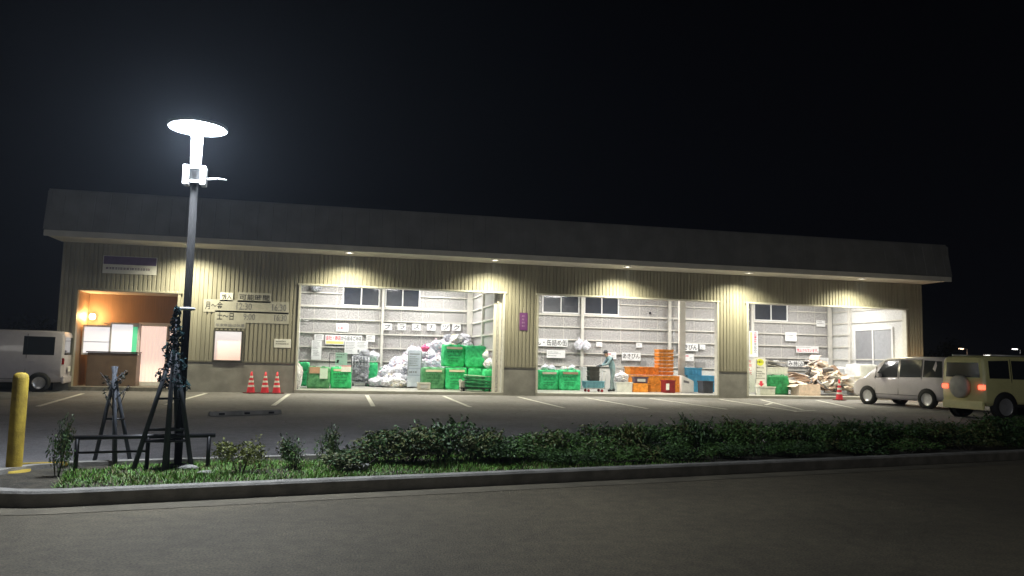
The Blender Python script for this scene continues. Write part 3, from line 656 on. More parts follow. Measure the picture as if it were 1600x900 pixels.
for i, (x, y, z, s) in enumerate(heap):
    k = rng.choice([0, 0, 1, 1, 2, 3, 4, 5, 6, 7, 8]) if z > .2 else rng.choice([0, 2, 6, 6, 8, 3])
    o = bpy.data.objects.new('plastic_bag', BAGS[k]); COL.objects.link(o)
    o.location = (x, y, z); o.rotation_euler = (rng.uniform(-.5, .5) if z > .2 else 0, rng.uniform(-.5, .5) if z > .2 else 0, rng.uniform(0, 6.28)); o.scale = (s, s*rng.uniform(.85, 1.1), s*rng.uniform(.75, 1.0))
    tag(o, GREYLAB if k == 8 else BAGLAB, 'rubbish bag', 'greyer bags in the heap' if k == 8 else 'pale rubbish bags heaped in the left bay')
def one_bag(label, px, py, Y, s, k=0, z=None, sc=None, me=None):
    p = atY(px, py, Y); o = bpy.data.objects.new('plastic_bag', me or BAGS[k]); COL.objects.link(o); o.location = (p.x, Y, FZ if z is None else z); o.scale = sc or (s, s, s); o.rotation_euler = (0, 0, random.random()*6)
    return tag(o, label, 'rubbish bag')
pinkbag = BAGS[0].copy(); pinkbag.materials.clear(); pinkbag.materials.append(mat('pink_film', (.80, .10, .25), .4, var=.1)); one_bag('small bright pink bag near the top of the bag heap', 664, 545, 3.55, .3, z=1.55, me=pinkbag)
one_bag('big white bag beside the left jamb of the first opening', 463, 600, .75, .7, 0, sc=(.38, .4, .95))
one_bag('white bag on top of the green sacks at the right jamb', 767, 566, .95, .5, 1, z=.92)
one_bag('clear bag of bottles hanging beside the right partition', 766, 556, 1.6, .5, 3, z=1.25)
one_bag('crumpled grey bundle lying on the top wall beam at far left', 494, 455, 5.4, .45, 8, z=3.96)
one_bag('white sheet heap on top of the narrow green sack', 583, 565, 4.9, .5, 0, z=1.12, sc=(.5, .4, .45))
one_bag('white bag tied to the left side of the thin back column', 904, 544, 5.3, .55, 0, z=1.80, sc=(.40, .3, .52))
one_bag('white bag tied to the right side of the thin back column', 915, 544, 5.3, .55, 3, z=1.80, sc=(.36, .3, .5))
for i, (px, lb) in enumerate(((851, 'left pale bag end showing over the green sack pair'), (862, 'second pale bag end showing over the green sack pair'), (882, 'third pale bag end showing over the green sack pair'), (893, 'rightmost pale bag end showing over the green sack pair'))): one_bag(lb, px, 580, 3.3, .3, i % 3, z=.86)

# wire roll cart with grey bags
c0 = atY(562, 602, 4.0)
t = thing('roll_cart', 'wire roll cart stuffed with grey bags left of the bag heap', 'cart', (c0.x, 4.3, FZ))
m1 = MB(); m1.box(-.32, .32, -.3, .3, .13, .17); m1.build('platform', galv, t, .006)
for sx_, sy_ in ((-1, -1), (1, -1), (-1, 1), (1, 1)): m1 = MB(); m1.tube((sx_*.26-.02, sy_*.24, .06), (sx_*.26+.02, sy_*.24, .06), .06, .06, 12); m1.build('wheel', rubber, t)
m1 = MB()
for sx_ in (-1, 1):
    for sy_ in (-1, 1): m1.tube((sx_*.32, sy_*.3, .15), (sx_*.32, sy_*.3, 1.2), .013)
for z in (.3, .5, .7, .9, 1.1, 1.2):
    m1.tube((-.32, -.3, z), (.32, -.3, z), .007, n=6); m1.tube((-.32, .3, z), (.32, .3, z), .007, n=6); m1.tube((-.32, -.3, z), (-.32, .3, z), .007, n=6); m1.tube((.32, -.3, z), (.32, .3, z), .007, n=6)
for x in [-.2, -.07, .06, .19]: m1.tube((x, -.3, .15), (x, -.3, 1.2), .006, n=6)
m1.build('wire_cage', galv, t)
for i in range(9):
    o = bpy.data.objects.new('plastic_bag', BAGS[8]); COL.objects.link(o); o.location = (c0.x+(-.13 if i % 2 else .14), 4.28+.06*(i % 3-1), FZ+.17+.24*(i//2)); o.scale = (.42, .46, .42); o.rotation_euler = (0, 0, i*1.9)
    tag(o, 'grey see-through bag packed inside the wire roll cart', 'rubbish bag', 'grey bags in the wire roll cart')
# stand behind the two front sacks with pale green board
c0 = atY(532, 570, 2.9)
t = thing('notice_stand', 'wire stand holding a pale green board behind the front sacks', 'stand', (c0.x, 2.95, FZ))
m1 = MB()
for x in (-.42, .42): m1.tube((x, 0, 0), (x, 0, 1.3), .012)
for z in (.4, .95, 1.28): m1.tube((-.42, 0, z), (.42, 0, z), .01)
m1.build('wire_frame', dark_metal, t); m1 = MB(); m1.box(-.2, .25, -.03, -.015, .85, 1.33); m1.build('board', paper_b, t)
m1 = MB(); scribble(m1, -.17, .2, 1.12, 1.3, 2, -.035); m1.quad((-.16, -.035, .93), (-.08, -.035, .93), (-.06, -.035, 1.05), (-.14, -.035, 1.05)); m1.build('small_print', ink, t)
# A-board in front of the heap
def a_board(label, x, y, w, h, lean, rz=0., deco=None, m=None):
    t = thing('notice_board', label, 'notice board', (x, y, FZ), rz)
    mt = Matrix.Rotation(-lean, 4, 'X')
    m1 = MB(); m1.box(-w/2, w/2, -.012, .012, .05, h, 0, mt); m1.build('panel', m or white_p, t, .003)
    m1 = MB(); mt2 = Matrix.Translation((0, .5*math.sin(lean)*2*h*.5, 0)) @ Matrix.Rotation(lean*.9, 4, 'X'); m1.box(-w/2, -w/2+.03, .0, .03, 0, h*.95, 0, mt2); m1.box(w/2-.03, w/2, .0, .03, 0, h*.95, 0, mt2); m1.build('rear_leg', lampgrey, t)
    by = {}
    for it in deco or []:
        b = by.setdefault(it[0].name, (it[0], MB()))[1]; k = len(b.v); it[1](b)
    for k, (m_, b) in by.items():
        b.v = [tuple(mt @ Vector(v)) for v in b.v]; b.build('printed_mark', m_, t)
    return t
q = atY(647, 597, 3.0); lav = mat('pale_blue_board', (.66, .70, .80), .5, var=.04)
a_board('tall pale blue notice board standing in front of the bag heap', q.x, 3.0, .55, 1.5, .08, 0, [(ink_soft, lambda b: (b.quad((-.2, -.016, 1.33), (.2, -.016, 1.33), (.2, -.016, 1.36), (-.2, -.016, 1.36)), scribble(b, -.2, .2, .85, 1.28, 5, -.016), scribble(b, -.2, .22, .55, .7, 1, -.016))), (mat('board_line', (.3, .34, .5), .6), lambda b: (b.quad((-.26, -.015, .76), (.26, -.015, .76), (.26, -.015, .775), (-.26, -.015, .775)), b.quad((-.26, -.015, .5), (.26, -.015, .5), (.26, -.015, .515), (-.26, -.015, .515)))), (paper, lambda b: [b.lathe([(.0001, 0), (.05, 0)], 10, c=(0, 0, 0)) and None for _ in ()])], m=lav)
def disc(b, cx, cz, rx, rz_, y=-.016, n=20):
    b.add([(cx+rx*math.cos(2*math.pi*i/n), y, cz+rz_*math.sin(2*math.pi*i/n)) for i in range(n)], [tuple(range(n))])
q = atY(1183, 614, 1.35)
a_board('white notice board with yellow circle and red down arrow leaning in right bay', q.x, 1.0, .5, 1.52, .1, -.05, [
    (lime_ink, lambda b: disc(b, 0, 1.33, .17, .14)), (ink, lambda b: (put_text(b, 'お願い', -.15, .15, 1.29, 1.39, -.02), put_text(b, '事業系ごみは', -.2, .16, 1.08, 1.14, -.018), scribble(b, -.2, .2, .62, 1.0, 4, -.018))),
    (red_ink, lambda b: (b.quad((-.06, -.018, .46), (.06, -.018, .46), (.06, -.018, .56), (-.06, -.018, .56)), b.add([(-.14, -.018, .46), (0, -.018, .33), (.14, -.018, .46)], [(0, 1, 2)])))])
q = atY(1171, 611, 1.9)
a_board('white notice board with vertical red lettering behind the yellow circle board', q.x+.02, 1.8, .55, 1.55, .1, .1, [(red_ink, lambda b: [put_text(b, c, -.02, .1, 1.3-.17*i, 1.42-.17*i, -.016) for i, c in enumerate('分別して')] ), (ink_soft, lambda b: scribble(b, -.2, -.05, .2, 1.3, 9, -.016))])
# pale crate on floor, flat trolley with folded sacks
def crate(label, x, y, z, w, d, h, m, rz=0., ribs=True, group=None, gap=.012, lipm=None, name='plastic_crate', cat='crate', lab=None):
    t = thing(name, label, cat, (x, y, z), rz, group)
    b = MB(); th = .018; g = gap
    b.frustum(-w/2+g, w/2-g, -d/2+g, d/2-g, 0, .02, 0, 0)
    for s in (-1, 1):
        b.add([(-w/2+g, s*(d/2-g), .02), (w/2-g, s*(d/2-g), .02), (w/2, s*d/2, h), (-w/2, s*d/2, h), (-w/2+g, s*(d/2-g-th), .02), (w/2-g, s*(d/2-g-th), .02), (w/2-th, s*(d/2-th), h), (-w/2+th, s*(d/2-th), h)], [(0, 1, 2, 3), (5, 4, 7, 6), (3, 2, 6, 7)] if s < 0 else [(1, 0, 3, 2), (4, 5, 6, 7), (2, 3, 7, 6)])
        b.add([(s*(w/2-g), -d/2+g, .02), (s*(w/2-g), d/2-g, .02), (s*w/2, d/2, h), (s*w/2, -d/2, h), (s*(w/2-g-th), -d/2+g, .02), (s*(w/2-g-th), d/2-g, .02), (s*(w/2-th), d/2-th, h), (s*(w/2-th), -d/2+th, h)], [(0, 1, 2, 3), (5, 4, 7, 6), (3, 2, 6, 7)] if s > 0 else [(1, 0, 3, 2), (4, 5, 6, 7), (2, 3, 7, 6)])
    b.build('crate_body', m, t)
    b = MB(); b.box(-w/2-.02, w/2+.02, -d/2-.02, -d/2+.004, h-.045, h+.002); b.box(-w/2-.02, w/2+.02, d/2-.004, d/2+.02, h-.045, h+.002); b.box(-w/2-.02, -w/2+.004, -d/2+.005, d/2-.005, h-.044, h+.001); b.box(w/2-.004, w/2+.02, -d/2+.005, d/2-.005, h-.044, h+.001)
    b.build('rim', lipm or m, t, .004)
    if ribs:
        b = MB(); k = max(3, int(w/.13))
        for i in range(k+1):
            x_ = -w/2+.03+(w-.06)*i/k; b.box(x_-.012, x_+.012, -d/2-.012, -d/2+.01, .02, h-.05)
        k = max(2, int(d/.13))
        for i in range(k+1):
            y_ = -d/2+.03+(d-.06)*i/k
            for s in (-1, 1): b.box(s*w/2-.011, s*w/2+.011, y_-.012, y_+.012, .02, h-.05)
        b.build('rib', m, t)
    if lab: b = MB(); b.box(-w*.3, w*.3, -d/2-.018, -d/2-.013, h*.25, h*.7); b.build('label_plate', lab, t)
    return t
def px_crate(label, x0, x1, yt, Y, z, m, h=None, d=.5, **k):
    a = atY(x0, yt, Y); b = atY(x1, yt, Y); return crate(label, (a.x+b.x)/2, Y+d/2, z, b.x-a.x-.03, d, h or a.z-z, m, **k)
beige = mat('beige_plastic', (.58, .56, .52), .5, var=.08)
px_crate('low beige crate with a label in front of the faded green sack', 653, 673, 598, 1.3, FZ, beige, d=.4, lab=lampgrey)
q = atY(744, 612, .45)
t = thing('platform_trolley', 'low platform trolley loaded with folded green sheets at first opening', 'trolley', (q.x+.05, .85, FZ), -.06)
m1 = MB(); m1.box(-.6, .6, -.35, .35, .10, .14); m1.build('deck', dark_metal, t, .01)
for sx_ in (-1, 1):
    for sy_ in (-1, 1): m1 = MB(); m1.tube((sx_*.48-.02, sy_*.27, .05), (sx_*.48+.02, sy_*.27, .05), .05, .05, 12); m1.build('wheel', rubber, t)
m1 = MB(); m1.tube((-.58, -.3, .14), (-.58, -.3, .42), .015); m1.tube((-.58, .3, .14), (-.58, .3, .42), .015); m1.tube((-.58, -.3, .42), (-.58, .3, .42), .015); m1.build('handle', galv, t)
sheet_m = [mat('folded_sheet_a', (.02, .17, .07), .7, var=.3, bump=.3, bscale=12), mat('folded_sheet_b', (.03, .28, .11), .7, var=.3, bump=.3, bscale=12)]
for i in range(7):
    me = sack_mesh(.95+.08*random.random(), .62, .062, 30+i, 0, 6); me.materials.append(sheet_m[i % 2]); o = bpy.data.objects.new('folded_sheet', me); COL.objects.link(o)
    o.location = (q.x+.12+random.uniform(-.03, .03), .85+random.uniform(-.03, .03), FZ+.145+.055*i); o.rotation_euler = (0, .02, random.uniform(-.12, .08)); tag(o, 'folded green sheet in the stack on the platform trolley', 'folded sheet', 'folded green sheets on the trolley')
o = MB().box(-.5, .5, -.3, .3, 0, .02).build('flat_board', mat('pale_green_board', (.5, .62, .5), .6, var=.1), bevel=.003); o.location = (q.x+.12, .85, FZ+.145+.055*7+.035); o.rotation_euler = (0, .05, -.05); tag(o, 'pale board lying on the folded green sheets', 'board')
px_crate('small pale box standing left of the platform trolley', 719, 729, 595, .75, FZ, beige, d=.3, ribs=False, name='storage_box', cat='box')

# ------------------------------------------------------------------ middle bay
Yo = 2.3
def row(n, x0, x1, yt, Y, z, m, labs, h, d=.62, group='orange bottle crates', **k):
    for i in range(n): px_crate(labs[i], x0+(x1-x0)*i/n, x0+(x1-x0)*(i+1)/n, yt, Y, z, m, h=h, d=d, group=group, **k)
row(3, 990, 1068, 602, Yo, FZ, orange, ['orange crate at floor level, left end of the bottom row', 'orange crate at floor level, behind the red basket', 'orange crate at floor level, right end of the bottom row beside the white box'], .33)
row(3, 990, 1063, 589, Yo+.02, FZ+.34, orange, ['orange crate under the dark plum box, second layer', 'orange crate in the middle of the second layer', 'orange crate at the right end of the second layer'], .33)
row(2, 984, 1030, 577, Yo+.45, FZ+.69, orange, ['orange crate at the left end of the third layer', 'orange crate in the third layer beside the tall stack'], .33)
a = atY(1029.5, 570, Yo+.5); b = atY(1052.5, 570, Yo+.5)
for i in range(7):
    crate('shallow orange tray, '+['bottom', 'second', 'third', 'fourth', 'fifth', 'sixth', 'topmost'][i]+' of the tall orange stack', (a.x+b.x)/2, Yo+.75, FZ+.70+.157*i, b.x-a.x-.03, .5, .135, orange, group='orange trays in the tall stack', lab=None)
px_crate('dark plum storage box standing on the bottom orange crate', 991, 1013, 589.5, Yo-.32, FZ+.36, plum, h=.26, d=.28, ribs=False, lab=lampgrey, name='storage_box', cat='box')
o = px_crate('support crate of orange plastic under the plum box', 990, 1013, 601, Yo-.36, FZ, orange, h=.35, d=.34, group='orange bottle crates')
px_crate('dark red wire basket with a white label in front of the orange crates', 1039, 1055.5, 594, 1.5, FZ, redp, d=.42, name='basket', cat='basket')
q = atY(1044, 604, 1.45); o = MB().box(-.07, .07, -.012, 0, 0, .26).build('white_label', paper); bk = [x for x in bpy.data.objects if x.get('label', '').startswith('dark red wire')][0]; o.parent = bk; o.location = (-.12, -.225, .12)
t = thing('white_case', 'white case with a slanting lid between orange crates and blue tubs', 'case', (atY(1073, 610, 2.2).x, 2.3, FZ))
m1 = MB(); m1.add([(-.28, -.2, 0), (.28, -.2, 0), (.28, .25, 0), (-.28, .25, 0), (-.28, -.2, .72), (.28, -.2, .48), (.28, .25, .48), (-.28, .25, .72)], [(3, 2, 1, 0), (0, 1, 5, 4), (2, 3, 7, 6), (1, 2, 6, 5), (3, 0, 4, 7), (4, 5, 6, 7)]); m1.build('case_body', white_p, t, .02)
m1 = MB(); m1.quad((-.2, -.222, .42), (.05, -.222, .38), (.05, -.222, .46), (-.2, -.222, .52)); m1.build('printed_mark', ink_soft, t)
row(2, 1075, 1118, 590, 3.0, FZ+.36, blue_p, ['light blue tub at the left of the second blue layer', 'light blue tub at the right of the second blue layer'], .34, group='light blue tubs', d=.6)
row(2, 1083, 1118, 602, 2.95, FZ, blue_p, ['light blue tub on the floor beside the white case', 'light blue tub on the floor behind the dark container'], .35, group='light blue tubs', d=.6)
px_crate('light blue tub topmost of the blue stack against the post', 1070, 1097, 577.5, 3.05, FZ+.71, blue_p, h=.32, d=.6, group='light blue tubs')
px_crate('dark grey container in front of the blue tubs at the right jamb', 1098, 1115, 595.5, 1.7, FZ, navy, d=.5, ribs=False, name='storage_box', cat='box')
for i, (x0, x1, yt, lb) in enumerate(((911, 925, 573.5, 'tall clear crate on the wall side, left of the worker'), (960, 974, 574, 'clear crate right behind the worker'), (974.5, 988, 575.5, 'clear crate between the worker and the orange crates'))):
    px_crate(lb, x0, x1, yt, 4.2, FZ+(.0 if i == 0 else .45), film, d=.5, group='clear crates along the back wall')
    if i: px_crate(['', 'lower clear crate carrying the crate behind the worker', 'lower clear crate carrying the crate beside the orange ones'][i], x0, x1, 590, 4.2, FZ, film, h=.44, d=.5, group='clear crates along the back wall')
px_crate('white tub with a tied white bag on top, right of the worker', 963, 989, 597, 2.0, FZ, film, d=.6, ribs=False, name='storage_box', cat='box')
one_bag('white bag lying on the tub right behind the worker', 971, 592, 2.25, .5, 0, z=.5, sc=(.62, .5, .42))
# worker's trolley
q = atY(930, 611, 1.55)
t = thing('hand_trolley', 'small hand trolley with dark wheels under the blue tub', 'trolley', (q.x, 1.75, FZ))
m1 = MB(); m1.box(-.38, .42, -.24, .24, .12, .155); m1.build('deck', mat('grey_deck', (.4, .4, .42), .5), t, .01)
for sx_ in (-1, 1):
    for sy_ in (-1, 1): m1 = MB(); m1.tube((sx_*.28-.0, sy_*.2-.02, .055), (sx_*.28, sy_*.2+.02, .055), .055, .055, 14); m1.build('wheel', redp, t)
m1 = MB(); m1.path([(.4, -.2, .15), (.44, -.2, .82), (.44, .2, .82), (.4, .2, .15)], .014, 8); m1.build('handle', galv, t)
crate('dull blue tub riding on the hand trolley beside the worker', q.x-.02, 1.75, FZ+.158, .78, .46, .27, blue_t, gap=.03)
bask = mat('black_basket', (.05, .05, .05), .5, var=.3)
for i in range(3): crate('black open basket, '+('lowest', 'middle', 'topmost')[i]+' of the stack on the blue tub', q.x-.02, 1.76, FZ+.44+.19*i, .40, .36, .185, bask, group='black baskets on the trolley')

# ------------------------------------------------------------------ the worker
def worker(loc, rz):
    J = []; E_ = []; Rr = []
    def v(p, r, par=None):
        J.append(Vector(p)); Rr.append(r if isinstance(r, tuple) else (r, r))
        if par is not None: E_.append((par, len(J)-1))
        return len(J)-1
    pel = v((-.02, 0, .90), (.125, .15)); wa = v((.02, 0, 1.05), (.11, .14), pel); ch = v((.10, 0, 1.22), (.12, .16), wa); uc = v((.17, 0, 1.34), (.085, .13), ch)
    nk = v((.235, 0, 1.42), .055, uc); h0 = v((.275, 0, 1.475), (.07, .065), nk); h1 = v((.305, 0, 1.535), (.092, .078), h0); h2 = v((.315, 0, 1.60), (.078, .07), h1)
    v((.385, 0, 1.50), (.022, .018), h0)                                             # nose / chin line
    for s in (-1, 1):
        fx = .10 if s > 0 else -.10
        hp = v((-.01, s*.095, .82), .092, pel); kn = v((fx*.55+.03, s*.11, .46), .064, hp); an = v((fx, s*.115, .10), .047, kn); toe = v((fx+.15, s*.125, .045), (.04, .045), an); v((fx-.06, s*.115, .04), .038, an)
        sh_ = v((.16, s*.175, 1.33), .066, uc); el = v((.30, s*.225, 1.11), .050, sh_); wr = v((.50, s*.15, 1.04+.02*s), .034, el); pm = v((.575, s*.145, 1.05+.02*s), (.026, .04), wr)
        for k in range(4):
            oy = (k-1.5)*.021; ln = (.055, .064, .06, .046)[k]
            f1 = v((.60+ln*.3, s*.145+oy, 1.055+.02*s), .0095, pm); f2 = v((.60+ln*.85, s*.145+oy, 1.035+.02*s), .009, f1); v((.60+ln*.7, s*.145+oy, 1.008+.02*s), .008, f2)
        t1 = v((.565, s*.145-s*.045, 1.04+.02*s), .011, pm); v((.60, s*.145-s*.06, 1.02+.02*s), .009, t1)
    me = bpy.data.meshes.new('body'); me.from_pydata([tuple(p) for p in J], E_, []); o = bpy.data.objects.new('body', me); COL.objects.link(o)
    sk = o.modifiers.new('skin', 'SKIN'); sk.use_smooth_shade = True; o.modifiers.new('sub', 'SUBSURF').levels = 1
    for d, r in zip(me.skin_vertices[0].data, Rr): d.radius = r
    me.skin_vertices[0].data[0].use_root = True
    dg = bpy.context.evaluated_depsgraph_get(); dg.update(); m2 = bpy.data.meshes.new_from_object(o.evaluated_get(dg)); bpy.data.objects.remove(o)
    m2.materials.clear()
    for m_ in (mat('pale_workwear', (.17, .27, .32), .8, var=.12, scale=14, bump=.3, bscale=20), mat('skin', (.5, .32, .24), .5, var=.06), mat('work_boots', (.03, .03, .035), .6), mat('dark_gloves', (.06, .07, .09), .7), mat('work_trousers', (.19, .26, .29), .8, var=.12, scale=14, bump=.3, bscale=20)): m2.materials.append(m_)
    for p in m2.polygons:
        c = p.center; p.use_smooth = True
        if c.x > .515 and c.z > .95: p.material_index = 3
        elif c.z > 1.415 and c.x > .19: p.material_index = 1
        elif c.z < .115: p.material_index = 2
        elif c.z < .93: p.material_index = 4
    t = thing('person', 'stooping worker in pale blue-grey workwear and dark cap handling black baskets', 'person', loc, rz)
    b = bpy.data.objects.new('body', m2); COL.objects.link(b); b.parent = t
    m1 = MB(); m1.lathe([(.0001, .095), (.05, .088), (.088, .05), (.100, 0), (.098, -.02), (.09, -.035)], 18, c=(0, 0, 0)); m1.v = [tuple(Matrix.Translation((.305, 0, 1.585)) @ Matrix.Rotation(.25, 4, 'Y') @ Vector(q_)) for q_ in m1.v]
    m1.add([(.385, -.07, 1.575), (.47, -.045, 1.54), (.47, .045, 1.54), (.385, .07, 1.575), (.385, -.07, 1.565), (.47, -.045, 1.53), (.47, .045, 1.53), (.385, .07, 1.565)], [(0, 1, 2, 3), (7, 6, 5, 4), (0, 4, 5, 1), (1, 5, 6, 2), (2, 6, 7, 3)]); m1.build('cap', mat('dark_cap', (.05, .055, .07), .8), t)
    m1 = MB(); m1.lathe([(.0001, .03), (.022, .02), (.03, 0), (.022, -.02), (.0001, -.03)], 8); m1.v = [(x*.5+.29, y_*.5+.084, z+1.52) for x, y_, z in m1.v]; m2_ = list(m1.v); n_v = len(m2_)
    m1.add([(x, -y_, z) for x, y_, z in m2_], [tuple(reversed(f)) for f in m1.f]); m1.build('ear', MATS['skin'], t)
    m1 = MB()
    for s in (-1, 1): m1.lathe([(.0001, .009), (.009, 0), (.0001, -.009)], 8, c=(.378, s*.03, 1.535))
    m1.build('eye', ink, t); m1 = MB(); m1.box(.372, .384, -.022, .022, 1.472, 1.479); m1.build('mouth', mat('lips', (.35, .14, .12), .6), t)
    m1 = MB(); m1.lathe([(.088, .0), (.092, .03), (.084, .05)], 16, c=(.298, 0, 1.50)); m1.v = [p if p[0] < .31 else (.30, p[1]*.96, p[2]+.03) for p in m1.v]; m1.build('hair', mat('black_hair', (.015, .013, .012), .6), t)
    return t
pw = atY(957, 613, 1.75); worker((pw.x, 1.75, FZ), R(180))

# ------------------------------------------------------------------ right bay
px_crate('low pale tub in front of the notice boards of the right bay', 1187, 1212, 604, .75, FZ, mat('translucent_tub', (.6, .62, .57), .4, var=.1), d=.4, ribs=False, name='storage_box', cat='box')
px_crate('white slatted crate standing on the dark green sack', 1193, 1231, 576.5, 1.35, .93, white_p, h=.3, d=.55)
def sheet_pile(label, group, x0, x1, y0, y1, hfun, n, mats_, size, seed, name, cat, tilt=.5):
    rr = random.Random(seed)
    for i in range(n):
        x = rr.uniform(x0, x1); y = rr.uniform(y0, y1); H = hfun(x); z = FZ+.03+rr.random()**.8*max(.02, H*min(1, .35+(y-y0)/(y1-y0)*.9)); w = rr.uniform(*size); d = rr.uniform(*size)*.8; m1 = MB()
        c = rr.uniform(-.12, .12); th = rr.choice((.012, .02, .05)) if name != 'cardboard_sheet' else .012
        m1.add([(-w/2, -d/2, 0), (0, -d/2, c), (w/2, -d/2, 0), (-w/2, d/2, 0), (0, d/2, c*.8), (w/2, d/2, 0), (-w/2, -d/2, th), (0, -d/2, c+th), (w/2, -d/2, th), (-w/2, d/2, th), (0, d/2, c*.8+th), (w/2, d/2, th)],
               [(0, 3, 4, 1), (1, 4, 5, 2), (6, 7, 10, 9), (7, 8, 11, 10), (0, 1, 7, 6), (1, 2, 8, 7), (5, 4, 10, 11), (4, 3, 9, 10), (3, 0, 6, 9), (2, 5, 11, 8)])
        o = m1.build(name, rr.choice(mats_)); tl = tilt*(.25 if z < .3 else 1)
        o.rotation_euler = (rr.uniform(-tl, tl), rr.uniform(-tl, tl), rr.uniform(0, 6.28)); o.location = (x, y, z+.10+.2*tl*w*.5); tag(o, label, cat, group)
ha = lambda x: .85-.45*abs(x-19.15)
sheet_pile('pinkish cardboard sheet lying in the heap right of the green sack', 'cardboard sheets beside the green sack', 18.75, 19.7, 1.2, 2.2, ha, 36, [card_p, card, card_p], (.35, .7), 5, 'cardboard_sheet', 'cardboard', .35)
hb = lambda x: max(.25, 1.5-.75*abs(x-20.6)-.3*max(0, x-20.9))
sheet_pile('loose bundle of newspaper in the tall heap near the red cone', 'paper bundles in the tall heap', 19.95, 21.6, 1.0, 2.6, hb, 135, [news, news, news, news_d, card_p, card, card_p, mat('pale_card', (.68, .60, .52), .85, var=.1)], (.28, .6), 8, 'paper_bundle', 'paper bundle', .75)
hc = lambda x: .5
rr = random.Random(4)
for i in range(8):
    me_ = MB(); w = rr.uniform(.6, .85); me_.box(-w/2, w/2, -.2, .2, 0, .028); o = me_.build('newspaper', rr.choice([news_d, news_d, news]), bevel=.006); o.location = (17.95+rr.uniform(-.12, .3), 1.65, 1.2+.034*i); o.rotation_euler = (0, .14+rr.uniform(-.05, .08), rr.uniform(-.3, .3)); tag(o, 'grey newspaper in the pile sliding off the white slatted crate', 'newspaper', 'newspapers on the slatted crate')
t = thing('cardboard_box', 'open pinkish cardboard box on the floor left of the paper heap', 'box', (19.15, 1.0, FZ), .05)
m1 = MB(); m1.box(-.5, .5, -.3, -.29, 0, .45); m1.box(-.5, .5, .29, .3, 0, .45); m1.box(-.5, -.49, -.289, .289, 0, .45); m1.box(.49, .5, -.289, .289, 0, .45); m1.box(-.489, .489, -.289, .289, 0, .01); m1.build('box_body', card_p, t)
for s in (-1, 1): m1 = MB(); m1.add([(s*.5, -.3, .45), (s*.5, .3, .45), (s*.72, .28, .34), (s*.72, -.28, .34), (s*.505, -.3, .455), (s*.505, .3, .455), (s*.725, .28, .345), (s*.725, -.28, .345)], [(0, 1, 2, 3), (7, 6, 5, 4), (0, 3, 7, 4), (1, 5, 6, 2), (3, 2, 6, 7)]); m1.build('flap', card_p, t)
# cones
def cone(label, x, y, z, h=.72, group=None):
    t = thing('traffic_cone', label, 'traffic cone', (x, y, z), random.random(), group)
    m1 = MB(); m1.box(-.19, .19, -.19, .19, 0, .03); m1.build('base', mat('cone_base', (.16, .02, .025), .6), t, .012)
    r = lambda q_: .135-.11*q_
    lv = [0, .26, .36, .48, .58, .7, .8, 1.0]; m1 = MB(); prof = [(r(q_), .03+q_*(h-.03)) for q_ in lv]+[(.0001, h)]; m1.lathe(prof, 20); m1.build('cone_body', cone_r, t)
    for a, b in ((.26, .36), (.48, .58), (.70, .80)): m1 = MB(); m1.lathe([(r(a)+.003, .03+a*(h-.03)), (r(b)+.003, .03+b*(h-.03))], 20); m1.build('reflective_band', cone_w, t)
    return t
for px, lb in ((388, 'red cone, left of the three against the depot wall'), (411, 'red cone, middle of the three against the depot wall'), (430, 'red cone of the wall group nearest to the first opening')):
    q = atZ(px, 616, 0); cone(lb, q.x, -.55, 0, .72, 'red cones by the wall')
q = atZ(1312, 622, .1); cone('red and white cone standing before the paper heap in the right bay', q.x+.25, -.75, 0, .82)
for i, (dx, z, lb) in enumerate(((0, FZ, 'lower white foam box in the right bay beside the cone'), (.03, FZ+.42, 'upper white foam box stacked behind the silver car'))):
    t = thing('foam_box', lb, 'foam box', (22.05+dx, 1.6, z)); m1 = MB(); m1.box(-.34, .34, -.25, .25, 0, .32); m1.build('box_body', white_p, t, .02); m1 = MB(); m1.box(-.36, .36, -.27, .27, .325, .41); m1.build('lid', white_p, t, .02)
for i, (x, y, h, lb) in enumerate(((22.75, 2.2, 1.35, 'bulky white sack standing under the side window behind the car'), (22.3, 3.6, 1.2, 'white bulk sack further back under the side window'))):
    me = sack_mesh(.95, .95, h, 60+i, .1); me.materials.append(mat('white_bulk_sheet', (.72, .73, .72), .7, var=.06, bump=.3, bscale=10)); o = bpy.data.objects.new('bulk_sack', me); COL.objects.link(o); o.location = (x, y, FZ); tag(o, lb, 'sack')
# conduits and hooks on the back walls
def wire(label, pts, r, m, name='conduit', cat='pipe'):
    m1 = MB(); m1.path(pts, r, 6); o = m1.build(name, m); tag(o, label, cat); return o
yb = BK-.12
p = [atY(*q_, yb) for q_ in ((467, 566), (468, 505), (470, 497), (473, 497), (476, 501), (482, 501))]; wire('thin white conduit with a hooked end at the far left of the back wall', p, .014, white_p)
p = [atY(*q_, BK-.22) for q_ in ((1036, 507), (1042, 503), (1050, 499), (1053, 502), (1053, 560))]; wire('loose grey cable hanging beside the cream post of the middle bay', p, .012, galv, 'cable', 'cable')
p = [atY(*q_, BK-.13) for q_ in ((843, 549), (851, 556), (868, 561), (885, 558), (905, 549))]; wire('slack rope hanging behind the two line notice', p, .009, galv, 'rope', 'rope')
q = atY(1016, 489, BK-.15); o = MB().lathe([(.0001, .06), (.05, .04), (.06, 0), (.05, -.04), (.0001, -.06)], 12).build('wall_bell', dark_metal); o.location = q; tag(o, 'small dark round fitting on the sill beam of the middle bay', 'fitting')

